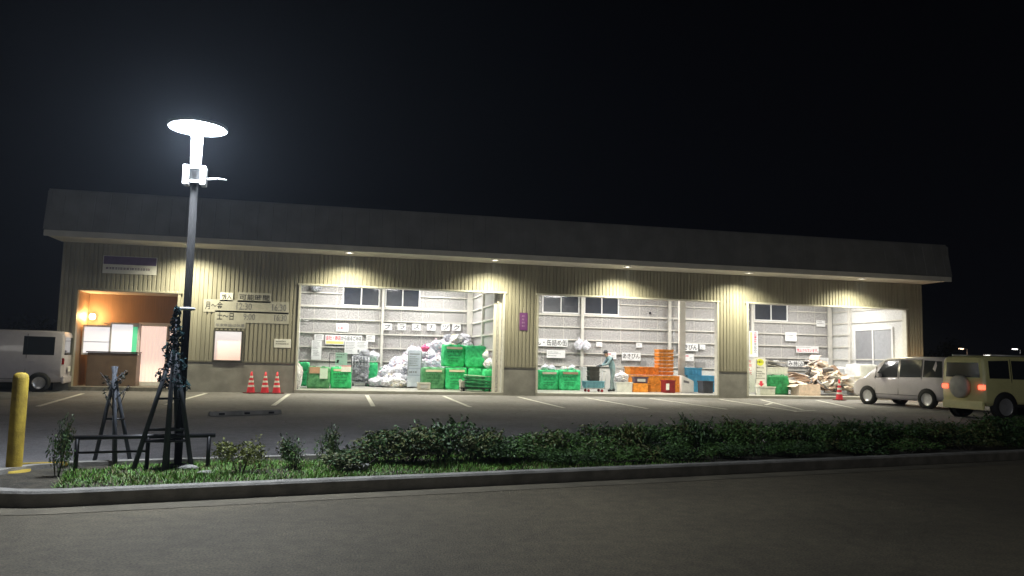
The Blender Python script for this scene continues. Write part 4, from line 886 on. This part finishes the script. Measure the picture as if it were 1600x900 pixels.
# ------------------------------------------------------------------ vehicles
def lerp(a, b, t): return a+(b-a)*t
def car_body(st):
    """st: list of (x, z_bottom, z_belt, z_roof, half_width_low, half_width_belt, half_width_roof); returns loft mesh and ring function"""
    def ring(s):
        x, zb, zl, zr, w0, w1, w2 = s
        pts = [(w0*.80, zb), (w0*.97, zb+.05), (w0, zb+.16), (lerp(w0, w1, .4)*1.012, lerp(zb, zl, .55)), (w1, zl-.04), (w1*.985, zl), (lerp(w1, w2, .92), lerp(zl, zr, .9)), (w2*.86, zr-.012*(zr > zl+.05)), (w2*.45, zr)]
        pts = [(x, -y, z) for y, z in pts]+[(x, 0, zr+.006)]+[(x, y, z) for y, z in reversed(pts)]+[(x, 0, zb)]
        return pts
    R_ = [ring(s) for s in st]; n = len(R_[0]); mb = MB(); vs = [p for r_ in R_ for p in r_]
    fs = []
    for i in range(len(R_)-1):
        for j in range(n): k = (j+1) % n; fs.append((i*n+j, (i+1)*n+j, (i+1)*n+k, i*n+k))
    fs.append(tuple(range(n))); fs.append(tuple(reversed(range((len(R_)-1)*n, len(R_)*n))))
    mb.add(vs, fs, 0, True); return mb
def side_pt(st, x, f, off=.006, s=1):
    for a, b in zip(st, st[1:]):
        if a[0] <= x <= b[0]:
            t = (x-a[0])/(b[0]-a[0]); q = [lerp(p, r_, t) for p, r_ in zip(a, b)]
            zl, zr, w1, w2 = q[2], q[3], q[5], q[6]; y0, z0 = w1*.985, zl; y1, z1 = lerp(w1, w2, .92), lerp(zl, zr, .9)
            return (x, s*(lerp(y0, y1, f)+off), lerp(z0, z1, f))
def car(name, label, loc, rz, st, paint_m, wheel_x, wr, wins, ws, rear, tail, extra=None, lit=False, seams=(1.0, 1.92, 2.9)):
    t = thing(name, label, 'car', loc, rz)
    car_body(st).build('body', paint_m, t, .03)
    gl = mat('car_glass', (.03, .035, .04), .06, var=.05, spec=.8)
    for s in (-1, 1):
        for (xa, xb, f0, f1, sl0, sl1) in wins:
            m1 = MB(); a = side_pt(st, xa, f0, s=s); b = side_pt(st, xb, f0, s=s); c = side_pt(st, xb-sl1, f1, s=s); d = side_pt(st, xa+sl0, f1, s=s)
            m1.quad(*([a, b, c, d] if s < 0 else [d, c, b, a])); m1.build('side_window', gl, t)
        for wx in wheel_x:
            w = st[len(st)//2][4]
            m1 = MB(); m1.lathe([(wr*1.16, 0), (wr*1.16, .006), (.0001, .006)], 24); m1.v = [(wx+x, s*(w*1.008+.004+z), wr+y) for x, y, z in m1.v]; m1.build('wheel_arch', rubber, t)
            m1 = MB(); m1.lathe([(wr*.62, .02), (wr*.7, .03), (wr*.93, .028), (wr, .0), (wr, -.15)], 24); m1.v = [(wx+x, s*(w*1.0+z), wr+y) for x, y, z in m1.v]; wh = m1.build('wheel', rubber, t)
            m1 = MB(); m1.lathe([(.0001, .022), (wr*.18, .024), (wr*.6, .012), (wr*.66, .026)], 20); m1.v = [(wx+x, s*(w*1.0+.004+z), wr+y) for x, y, z in m1.v]; m1.build('rim', mat('wheel_silver', (.6, .6, .62), .3, .6), t).parent = wh
        m1 = MB(); xm = ws[0]+.02; p = side_pt(st, xm, .1, .02, s); m1.box(xm-.06, xm+.08, min(p[1], p[1]+s*.16), max(p[1], p[1]+s*.16), p[2]-.02, p[2]+.11); m1.build('mirror', paint_m, t, .02)
        for wx_ in (wins[0][1]-.25, wins[-1][1]-.35)[:1]:
            p = side_pt(st, wx_, 0, .004, s); m1 = MB(); m1.box(wx_-.09, wx_+.09, min(p[1], p[1]+s*.02), max(p[1], p[1]+s*.02), p[2]-.14, p[2]-.115); m1.build('door_handle', paint_m, t, .004)
    def station(x):
        for a, b in zip(st, st[1:]):
            if a[0] <= x <= b[0]: tt = (x-a[0])/(b[0]-a[0]); return [lerp(p, q, tt) for p, q in zip(a, b)]
    a = station(ws[0]); b = station(ws[1]); m1 = MB()                 # windscreen: ws = x at roof, x at cowl
    m1.quad((a[0]+.03, -a[6]*.84, a[3]+.004), (b[0]-.02, -b[6]*.9, b[3]+.012), (b[0]-.02, b[6]*.9, b[3]+.012), (a[0]+.03, a[6]*.84, a[3]+.004)); m1.build('windscreen', gl, t)
    x0 = st[0][0]; w = st[0][5]
    m1 = MB(); m1.quad((x0-.006, w*.8, rear[0]), (x0-.006, -w*.8, rear[0]), (x0-.006, -w*.74, rear[1]), (x0-.006, w*.74, rear[1])); m1.build('rear_window', gl, t)
    for s in (-1, 1):
        ya, yb_ = sorted((s*w*.99, s*w*tail[2])); m1 = MB(); m1.box(x0-.03, x0+.05, ya, yb_, tail[0], tail[1]); m1.build('tail_lamp', mat('tail_lamp_lit', (.8, .04, .02), .3, emit=(1, .10, .05), estr=2.2) if lit else mat('tail_lamp_unlit', (.4, .02, .02), .25), t, .01)
        ya, yb_ = sorted((s*w*.9, s*w*.55)); m1 = MB(); m1.box(x0-.035, x0, ya, yb_, .36, .43); m1.build('reflector', mat('amber_reflector', (.75, .22, .08), .3), t)
        xf = st[-1][0]; ya, yb_ = sorted((s*st[-1][5]*.95, s*st[-1][5]*.6)); m1 = MB(); m1.box(xf-.05, xf+.02, ya, yb_, .62, .76); m1.build('headlight', mat('headlight_glass', (.7, .7, .72), .15), t, .01)
    m1 = MB(); m1.box(x0-.05, x0+.02, -w*.97, w*.97, .26, .48); m1.build('rear_bumper', paint_m, t, .025)
    m1 = MB(); m1.box(x0-.06, x0-.05, -.165, .165, .62, .785); m1.build('number_plate', mat('plate', (.8, .8, .78), .5), t)
    sm = MB()
    for s in (-1, 1):
        for xs in seams:
            for f0, f1, zz in ((0, .95, 1), (None, None, 0)):
                if zz: a_ = side_pt(st, xs, 0, .005, s); b_2 = side_pt(st, xs, .96, .005, s)
                else: a_ = (xs, s*(st[3][4]*1.012+.002), .40); b_2 = side_pt(st, xs, 0, .004, s)
                sm.tube(a_, b_2, .007, n=5)
        a_ = (seams[0], s*(st[3][4]*1.012+.002), .40); b_2 = (seams[-1], s*(st[3][4]*1.012+.002), .40); sm.tube(a_, b_2, .007, n=5)
    sm.build('door_seam', rubber, t)
    if extra: extra(t, paint_m, gl)
    return t
silver = mat('silver_car_paint', (.64, .60, .63), .3, .1, var=.03, coat=.6)
W_ = .80
st_mini = [(0, .40, .98, 1.50, W_*.92, W_*.95, W_*.80), (.08, .30, 1.0, 1.66, W_*.97, W_*.98, W_*.82), (.5, .24, 1.0, 1.71, W_, W_*.99, W_*.84), (1.6, .22, .98, 1.73, W_, W_*.99, W_*.85), (2.5, .22, .96, 1.66, W_, W_*.99, W_*.84), (2.75, .22, .95, 1.55, W_, W_*.99, W_*.84), (3.35, .23, .93, 1.02, W_, W_*.98, W_*.93), (3.7, .25, .86, .91, W_*.98, W_*.96, W_*.85), (3.92, .30, .72, .78, W_*.93, W_*.9, W_*.75), (3.98, .38, .62, .68, W_*.88, W_*.85, W_*.7)]
q = atZ(1472, 641, 0)
ang = R(100)
car('parked_car', 'silver compact minivan nosed in at the right bay beside the yellow car', (q.x+1.05, q.y+.15, 0), ang, st_mini, silver, (.78, 3.22), .31, [(.22, .95, .06, .93, .06, .02), (1.02, 1.88, .05, .95, 0, 0), (1.96, 2.95, .05, .94, 0, .42)], (2.62, 3.34), (1.04, 1.52), (.98, 1.42, .86))
cream = mat('cream_yellow_paint', (.76, .72, .34), .35, .0, var=.03, coat=.5)
V_ = .74
st_box = [(0, .44, 1.02, 1.62, V_*.96, V_*.97, V_*.88), (.06, .36, 1.03, 1.69, V_*.98, V_*.99, V_*.90), (.5, .34, 1.03, 1.72, V_, V_, V_*.91), (1.9, .34, 1.02, 1.72, V_, V_, V_*.91), (2.2, .34, 1.01, 1.66, V_, V_, V_*.90), (2.46, .34, 1.0, 1.06, V_, V_, V_*.94), (3.2, .36, .96, 1.0, V_*.98, V_*.98, V_*.9), (3.36, .40, .86, .92, V_*.96, V_*.95, V_*.85)]
def boxy_extra(t, pm, gl):
    m1 = MB(); m1.lathe([(.0001, .0), (.27, .0), (.31, -.04), (.31, -.14), (.0001, -.15)], 22); m1.v = [(-.18+z*-1-.02, x, .86+y) for x, y, z in m1.v]; m1.build('spare_wheel_cover', mat('pale_cover', (.5, .49, .42), .5), t)
    for s in (-1, 1): m1 = MB(); m1.tube((.3, s*V_*.86, 1.725), (2.0, s*V_*.86, 1.725), .022); m1.build('roof_rail', mat('rail_silver', (.7, .7, .68), .3, .4), t)
    m1 = MB(); m1.box(.9, 2.2, -V_*1.03, V_*1.03, .34, .42); m1.build('sill', rubber, t, .01)
q = atZ(1538, 657, 0)
car('moving_car', 'boxy cream yellow off-road car with red tail lamps, cut by the right edge', (q.x+.1, q.y+V_+.05, 0), R(2), st_box, cream, (.62, 2.72), .35, [(.16, .82, .12, .9, .0, 0), (.92, 1.95, .10, .9, 0, .1)], (2.22, 2.44), (1.12, 1.52), (.80, .92, .72), boxy_extra, True, (.88, 2.12))
# white delivery van at far left
q = atZ(88, 613, 0)
vanw = mat('lilac_white_van_paint', (.55, .52, .57), .4, .0, var=.04, coat=.3)
st_van = [(0, .40, 1.05, 1.82, .70, .72, .66), (.06, .30, 1.06, 1.88, .72, .73, .67), (.5, .28, 1.06, 1.90, .73, .735, .68), (2.4, .28, 1.05, 1.90, .73, .735, .68), (2.75, .28, 1.04, 1.82, .73, .735, .68), (3.2, .28, .98, 1.06, .73, .73, .68), (3.34, .32, .82, .9, .70, .70, .62)]
car('delivery_van', 'pale lilac white box van parked left of the depot, cut by the left edge', (q.x-.02, q.y+.9, 0), R(186), st_van, vanw, (.6, 2.8), .28, [(.25, 1.1, .1, .86, 0, 0), (1.9, 2.9, .06, .88, 0, .3)], (2.6, 3.18), (1.15, 1.7), (.85, 1.05, .88))

# ------------------------------------------------------------------ bollard, barriers, stakes, wheel stop
q = atY(17, 747, -19.0)
t = thing('bollard', 'yellow painted round bollard at the left end of the planting bed', 'bollard', (q.x+.02, -19.0, .0))
m1 = MB(); m1.lathe([(.074, 0), (.073, 1.03), (.066, 1.07), (.04, 1.09), (.0001, 1.095)], 20); m1.build('post', yellow_p, t)
m1 = MB(); m1.tube((0, 0, .03), (0, 0, .105), .17, .15, 20); m1.build('foot_ring', yellow_p, t)
o = MB().box(-.26, .26, -.05, .05, 0, .04).build('edge_block', yellow_p, bevel=.01); q = atY(62, 748, -18.75); o.location = (q.x, -18.75, .10); o.rotation_euler = (0, 0, .19); tag(o, 'flat yellow painted edge block lying beside the bollard', 'edge block')
def barrier(label, xa, xb, yc, z, posts, mid=None):
    t = thing('barrier_rail', label, 'barrier', ((xa+xb)/2, yc, .085), .19)
    L = (xb-xa)/.982/2
    m1 = MB(); m1.tube((-L, 0, z), (L, 0, z), .024, n=12); m1.build('top_rail', dark_metal, t)
    if mid: m1 = MB(); m1.tube((mid[0], 0, z*.55), (mid[1], 0, z*.55), .012, n=8); m1.build('mid_rail', dark_metal, t)
    for p in posts: m1 = MB(); m1.tube((p, 0, 0), (p, 0, z), .022, n=10); m1.build('post', dark_metal, t)
    return t
barrier('low black pipe barrier standing in the grass before the entrance', -2.68, -1.26, -18.92, .345, (-.62, .05, .66), (-.62, .05))
t = thing('tree_support', 'dark timber tripod of stakes lashed round the slim young conifer', 'tree support', (-1.70, -18.98, .085))
stake_m = mat('dark_timber', (.035, .04, .05), .8, var=.3, scale=5, stretch=(6, 6, .6))
for dx, dy in ((-.34, .0), (.0, -.16), (.24, .05), (.05, .3)): m1 = MB(); m1.tube((dx, dy, -.02), (dx*-.08, dy*-.08, 1.45), .026, .022, 10); m1.build('stake', stake_m, t)
for z in (.30, .42, .75): m1 = MB(); k = 1-z/1.35; m1.path([(-.34*k, 0, z), (0, -.16*k, z+.01), (.24*k, .05*k, z), (.05*k, .3*k, z), (-.34*k, 0, z)], .012, 6); m1.build('lashing', dark_metal, t)
def leaf_cloud(n, fn, size, seed, mats_, up_=.3):
    rr = random.Random(seed); mb = MB()
    for i in range(n):
        p, k = fn(rr); d = Vector((rr.gauss(0, 1), rr.gauss(0, 1), rr.gauss(up_, .7))).normalized(); a = d.orthogonal().normalized(); a = (Matrix.Rotation(rr.uniform(0, 6.28), 3, d) @ a); b = d.cross(a); s = size*rr.uniform(.6, 1.3)
        mb.add([p-a*s, p-b*s*.42+d*s*.08, p+a*s, p+b*s*.42+d*s*.08], [(0, 1, 2), (0, 2, 3)], k)
    return mb
teal_l = [mat('teal_needles', (.012, .03, .032), .9, var=.3, spec=.1), mat('deep_teal_needles', (.007, .02, .024), .9, var=.3, spec=.1)]
t = thing('young_conifer', 'slim dark teal young conifer between the timber stakes', 'tree', (-1.70, -18.98, .085))
m1 = MB(); m1.tube((0, 0, 0), (0, 0, 1.72), .02, .006, 8); m1.build('trunk', stake_m, t)
def fn(rr):
    z = rr.uniform(.85, 1.74); r_ = .028+.17*(1.74-z)/.9; a = rr.uniform(0, 6.28); q = r_*rr.random()**.4*(.8+.25*math.sin(z*23+a)); return Vector((math.cos(a)*q, math.sin(a)*q, z)), rr.choice((0, 0, 1))
leaf_cloud(800, fn, .03, 2, teal_l, .8).build('crown', teal_l, t)
q = atY(176, 735, -18.55)
t = thing('tree_support', 'shorter dark timber tripod of stakes round the thin sapling', 'tree support', (q.x, -18.55, .085))
for dx, dy in ((-.2, .0), (.06, -.14), (.16, .1)): m1 = MB(); m1.tube((dx, dy, -.02), (dx*-.1-.05, dy*-.1, 1.08), .022, .018, 10); m1.build('stake', stake_m, t)
m1 = MB(); m1.path([(-.11, 0, .5), (.02, -.07, .5), (.07, .05, .5), (-.11, 0, .5)], .011, 6); m1.build('lashing', dark_metal, t)
t = thing('sapling', 'thin dark sapling left of the timber tripod, behind the black barrier', 'tree', (atY(178, 735, -18.6).x, -18.6, .085))
m1 = MB(); m1.tube((0, 0, 0), (-.04, 0, .55), .022, .016, 8); m1.tube((-.04, 0, .55), (-.08, .01, 1.0), .016, .008, 8); m1.tube((-.04, 0, .5), (.06, .02, .8), .01, .004, 6); m1.build('trunk', stake_m, t)
dkleaf = [mat('dull_leaf', (.028, .034, .022), .7, var=.3), mat('dull_brown_leaf', (.04, .034, .026), .7, var=.3)]
def fn(rr):
    v = Vector((rr.gauss(0, .09), rr.gauss(0, .09), rr.gauss(.93, .10))); return v, rr.choice((0, 1))
rs = random.Random(5); tw = []; m1 = MB()
for i in range(9):
    b_ = Vector((-.05, 0, rs.uniform(.6, .95))); e_ = b_+Vector((rs.uniform(-.16, .16), rs.uniform(-.14, .14), rs.uniform(.06, .22))); m1.tube(b_, e_, .006, .003, 5); tw.append((b_, e_))
m1.build('branches', stake_m, t)
def fn(rr):
    b_, e_ = rr.choice(tw); return b_.lerp(e_, rr.uniform(.4, 1.05))+Vector((rr.gauss(0, .012), rr.gauss(0, .012), rr.gauss(0, .012))), rr.choice((0, 1))
leaf_cloud(110, fn, .024, 3, dkleaf).build('crown', dkleaf, t)
q = atZ(325, 641, .12); q2 = atZ(440, 638, .12); mid_ = (q+q2)/2
t = thing('wheel_stop', 'long low concrete wheel stop with a dark face in the lot', 'wheel stop', (mid_.x, mid_.y, 0), math.atan2((q2-q).y, (q2-q).x))
m1 = MB(); m1.frustum(-.8, .8, -.08, .08, 0, .095, -.02, -.03); m1.build('block', kerb_m, t, .008)
for s in (-.55, .0, .55): m1 = MB(); m1.box(s-.06, s+.06, -.085, -.06, .02, .06); m1.build('reflector', dark_metal, t)

# ------------------------------------------------------------------ planting
LG = [mat('leaf_deep_green', (.03, .072, .016), .6, var=.3, scale=3), mat('leaf_mid_green', (.062, .135, .025), .6, var=.3, scale=3), mat('leaf_olive', (.085, .095, .025), .6, var=.3, scale=3), mat('leaf_yellow_green', (.13, .15, .02), .6, var=.2, scale=3), mat('twig', (.05, .04, .03), .8)]
def bush_mesh(seed, w, h, n, pal, leaf=.032):
    rr = random.Random(seed)
    lumps = [(Vector((rr.uniform(-.36, .36)*w, rr.uniform(-.3, .3)*w, rr.uniform(.35, .72)*h)), rr.uniform(.18, .30)*w, rr.choice(pal)) for _ in range(9)]
    def fn(r_):
        c, s, k = r_.choice(lumps); d = Vector((r_.gauss(0, 1), r_.gauss(0, 1), r_.gauss(0, 1))).normalized()*s*r_.random()**.35; p = c+Vector((d.x, d.y, d.z*h/w*1.25)); p.z = max(.02, min(p.z, h*1.05))
        return p, (k if r_.random() < .75 else r_.choice(pal))
    mb = leaf_cloud(n, fn, leaf, seed+1, LG)
    for i in range(26):                                   # shoots that stick out of the outline
        c, s, k = rr.choice(lumps); a = rr.uniform(0, 6.28); e = c+Vector((math.cos(a)*s*.9, math.sin(a)*s*.9, s*rr.uniform(.6, 1.3)*h/w*1.3))
        for j in range(5):
            p = c.lerp(e, .7+.1*j); d = Vector((rr.gauss(0, 1), rr.gauss(0, 1), 1)).normalized(); a_ = d.orthogonal().normalized(); b_ = d.cross(a_); s2 = leaf*.9
            mb.add([p-a_*s2, p-b_*s2*.4, p+a_*s2, p+b_*s2*.4], [(0, 1, 2), (0, 2, 3)], k)
    for i in range(7): a = rr.uniform(0, 6.28); mb.tube((math.cos(a)*.05, math.sin(a)*.05, 0), (math.cos(a)*w*.28, math.sin(a)*w*.28, h*.7), .011, .005, 6, 4)
    me = bpy.data.meshes.new('shrub'); me.from_pydata(mb.v, [], mb.f); me.update()
    for m_ in LG: me.materials.append(m_)
    for p, k in zip(me.polygons, mb.mi): p.material_index = k
    return me
HB = [bush_mesh(11, .95, .6, 2600, (0, 0, 1), .027), bush_mesh(12, .9, .62, 1500, (0, 1, 2), .042), bush_mesh(13, 1.0, .58, 1900, (0, 2, 2), .034), bush_mesh(14, .9, .6, 1700, (1, 1, 2), .03)]
def along(px, off):                                       # point of the bed below image column px
    d = ray(px, 700); best = None
    # solve CAM + d*t = S0 + SD*s + SN*off in plan
    a = Vector((d.x, d.y)); b = Vector((-SD.x, -SD.y)); c = Vector((S0.x+SN.x*off-CAM.x, S0.y+SN.y*off-CAM.y))
    det = a.x*b.y-a.y*b.x; t_ = (c.x*b.y-c.y*b.x)/det
    return Vector((CAM.x+d.x*t_, CAM.y+d.y*t_, .085))
def shrub(px, off, top, me, label, group=None, w=None):
    p = along(px, off); h = atY(px, top, p.y).z-.085; o = bpy.data.objects.new('shrub', me); COL.objects.link(o); o.location = p
    s = h/.62; o.scale = (w or max(s, .75), w or max(s, .75), s); o.rotation_euler = (0, 0, random.random()*6.28); return tag(o, label, 'shrub', group)
YB = bush_mesh(21, .8, .6, 1100, (3, 3, 2)); SB = bush_mesh(22, .75, .6, 900, (0, 2, 1))
shrub(378, 1.0, 685, YB, 'yellow-green round shrub, first of the row right of the tripod', w=.62)
shrub(462, 1.15, 682, SB, 'sparse dark shrub, second in the row from the yellow-green one', w=.5)
shrub(512, 1.25, 668, SB, 'thin upright shrub between the sparse dark one and the hedge', w=.42)
shrub(92, 1.2, 655, SB, 'small dark shrub near the yellow bollard', w=.35)
HL = 'dark green hedge shrub in the long planting bed along the road'
for px, off, top in ((560, 1.0, 702), (600, 1.15, 690), (640, 1.3, 663), (690, 1.25, 658), (735, 1.2, 668), (775, 1.05, 682), (815, 1.15, 679), (860, 1.2, 668), (905, 1.1, 672), (950, 1.2, 664), (990, 1.25, 656), (1035, 1.15, 660), (1080, 1.2, 655), (1125, 1.25, 653), (1170, 1.2, 655), (1215, 1.2, 662), (1255, 1.15, 655), (1295, 1.2, 660), (1340, 1.2, 655), (1380, 1.2, 661), (1420, 1.2, 656), (1465, 1.2, 660), (1510, 1.2, 655), (1555, 1.2, 650), (1600, 1.2, 648), (1645, 1.2, 648), (1690, 1.2, 648),
                     (890, .6, 698), (970, .65, 692), (1060, .6, 690), (1150, .6, 688), (1240, .6, 686), (1330, .6, 684), (1420, .6, 682), (1510, .6, 680), (1600, .6, 676)):
    shrub(px, off, top, random.choice(HB), HL, 'hedge shrubs along the planting bed', w=random.uniform(.75, 1.05))
# grass: one mass of blades
rr = random.Random(9); mb = MB()
for i in range(34000):
    s = rr.uniform(-.1, 7.5); off = rr.uniform(.2, SW-.2)
    if s < .3 and abs(off-SW/2) > .6: continue
    if s > 5 and rr.random() < (s-5)/2.5: continue
    n_ = math.sin(s*3.1+off*2)*math.sin(s*1.3-off*4)
    if n_ < -.55 and rr.random() < .6: continue
    p = S0+SD*(s-.0)+SN*off+Vector((0, 0, .083)); h = rr.uniform(.015, .05)*(1+.6*max(0, n_)); a = rr.uniform(0, 6.28); l_ = Vector((math.cos(a), math.sin(a), 0)); w_ = Vector((-l_.y, l_.x, 0))*.0045; b_ = l_*rr.uniform(.0, .06)
    k = 0 if rr.random() < .65 else (1 if rr.random() < .8 else 2)
    mb.add([p-w_, p+w_, p+b_*.5+w_*.7+Vector((0, 0, h*.6)), p+b_*.5-w_*.7+Vector((0, 0, h*.6)), p+b_+Vector((0, 0, h))], [(0, 1, 2, 3), (3, 2, 4)], k)
o = mb.build('grass', [mat('grass_green', (.085, .22, .02), .6, var=.3, scale=3), mat('grass_yellowish', (.12, .15, .03), .6, var=.3), mat('grass_dry', (.18, .15, .07), .7, var=.2)]); o['kind'] = 'stuff'
for px, py, off, w_, lb in ((295, 736, 1.35, .09, 'flat pale stone in the grass at the foot of the timber tripod'), (322, 740, 1.0, .07, 'smaller flat pale stone right of the first one at the tripod'), (560, 716, .9, .13, 'white stone in the grass at the left end of the hedge'), (548, 700, 1.4, .14, 'small pale stone just behind the white one near the hedge')):
    p = along(px, off); me = bag_mesh(px*.1, False); me.materials.append(mat('pale_stone', (.27, .27, .25), .8, var=.15, scale=8, bump=.4)); o = bpy.data.objects.new('stone', me); COL.objects.link(o); o.location = p; o.scale = (w_*2, w_*1.3, w_*.75); tag(o, lb, 'stone')

# ------------------------------------------------------------------ far surroundings
far_m = [mat('far_tree_leaves', (.012, .018, .014), .8, var=.3), mat('far_tree_leaves_b', (.018, .022, .016), .8, var=.3)]
def far_tree(seed, h):
    rr = random.Random(seed); l_ = [(Vector((rr.uniform(-.3, .3)*h, rr.uniform(-.3, .3)*h, rr.uniform(.4, .85)*h)), rr.uniform(.13, .24)*h) for _ in range(10)]
    def fn(r_): c, s = r_.choice(l_); d = Vector((r_.gauss(0, 1), r_.gauss(0, 1), r_.gauss(0, 1))).normalized()*s*r_.random()**.4; return c+d, r_.choice((0, 1))
    return leaf_cloud(700, fn, h*.035, seed, far_m)
FT = []
for i in range(3):
    t = thing('far_tree', 'dark tree in the unlit row beyond the lot', 'tree', (0, 0, 0), 0, 'dark trees beyond the lot')
    m1 = MB(); m1.tube((0, 0, 0), (0, 0, 3.2), .16, .08, 8); m1.build('trunk', stake_m, t); far_tree(40+i, 5).build('crown', far_m, t); FT.append(t)
spots = [(x, 52+8*math.sin(x*1.7)) for x in (48, 53, 57, 62, 66, 71, 76, 80, 85, 91, 97)]+[(x, 34+5*math.sin(x)) for x in (-16, -20, -25, -30, -34, -40, -46)]
for i, (x, y) in enumerate(spots):
    o = FT[i] if i < 3 else dup(FT[i % 3]); o.location = (x, y, 0); o.rotation_euler = (0, 0, i*1.3); k = .75+.3*abs(math.sin(i*2.1)); o.scale = (k, k, k)
def far_lamp(px, py, Y, col, s, lb):
    p = atY(px, py, Y); t = thing('far_lamp', lb, 'street lamp', (p.x, Y, 0)); m1 = MB(); m1.tube((0, 0, 0), (0, 0, p.z), .09, .06, 8); m1.build('pole', lampgrey, t)
    m1 = MB(); m1.tube((0, 0, p.z), (-.9, 0, p.z+.12), .05, n=8); m1.build('arm', lampgrey, t)
    m1 = MB(); m1.box(-1.25, -.55, -.16, .16, p.z+.04, p.z+.20); m1.build('lamp_head', lampgrey, t, .03); m1 = MB(); m1.box(-1.2, -.6, -.175, .14, p.z-.03, p.z+.038); m1.build('lens', emis('far_lamp_lit_'+col, {'a': (1, .62, .38), 'w': (1, .97, .9)}[col], s), t)
far_lamp(1511, 545.5, 46, 'a', 5, 'distant lamp with an orange glow above the yellow car')
far_lamp(1552, 556, 46, 'w', 6, 'distant lamp with a white glow right above the yellow car roof')

# ------------------------------------------------------------------ thin volume added to give the street lamp a flare-like glow
hz = bpy.data.materials.new('glow_volume'); hz.use_nodes = True; hn = hz.node_tree.nodes; hn.remove(hn['Principled BSDF'])
pv = hn.new('ShaderNodeVolumePrincipled'); pv.inputs['Density'].default_value = GLOW_DENSITY; pv.inputs['Color'].default_value = (.7, .82, 1, 1); pv.inputs['Anisotropy'].default_value = .5
hz.node_tree.links.new(pv.outputs[0], hn['Material Output'].inputs['Volume'])
o = MB().box(-70, 120, -45, 90, -1.2, 14).build('glow_haze', hz); o['kind'] = 'stuff'
far_lamp(1594, 546, 60, 'w', 2.5, 'faint far white lamp, rightmost of the three distant lamps')
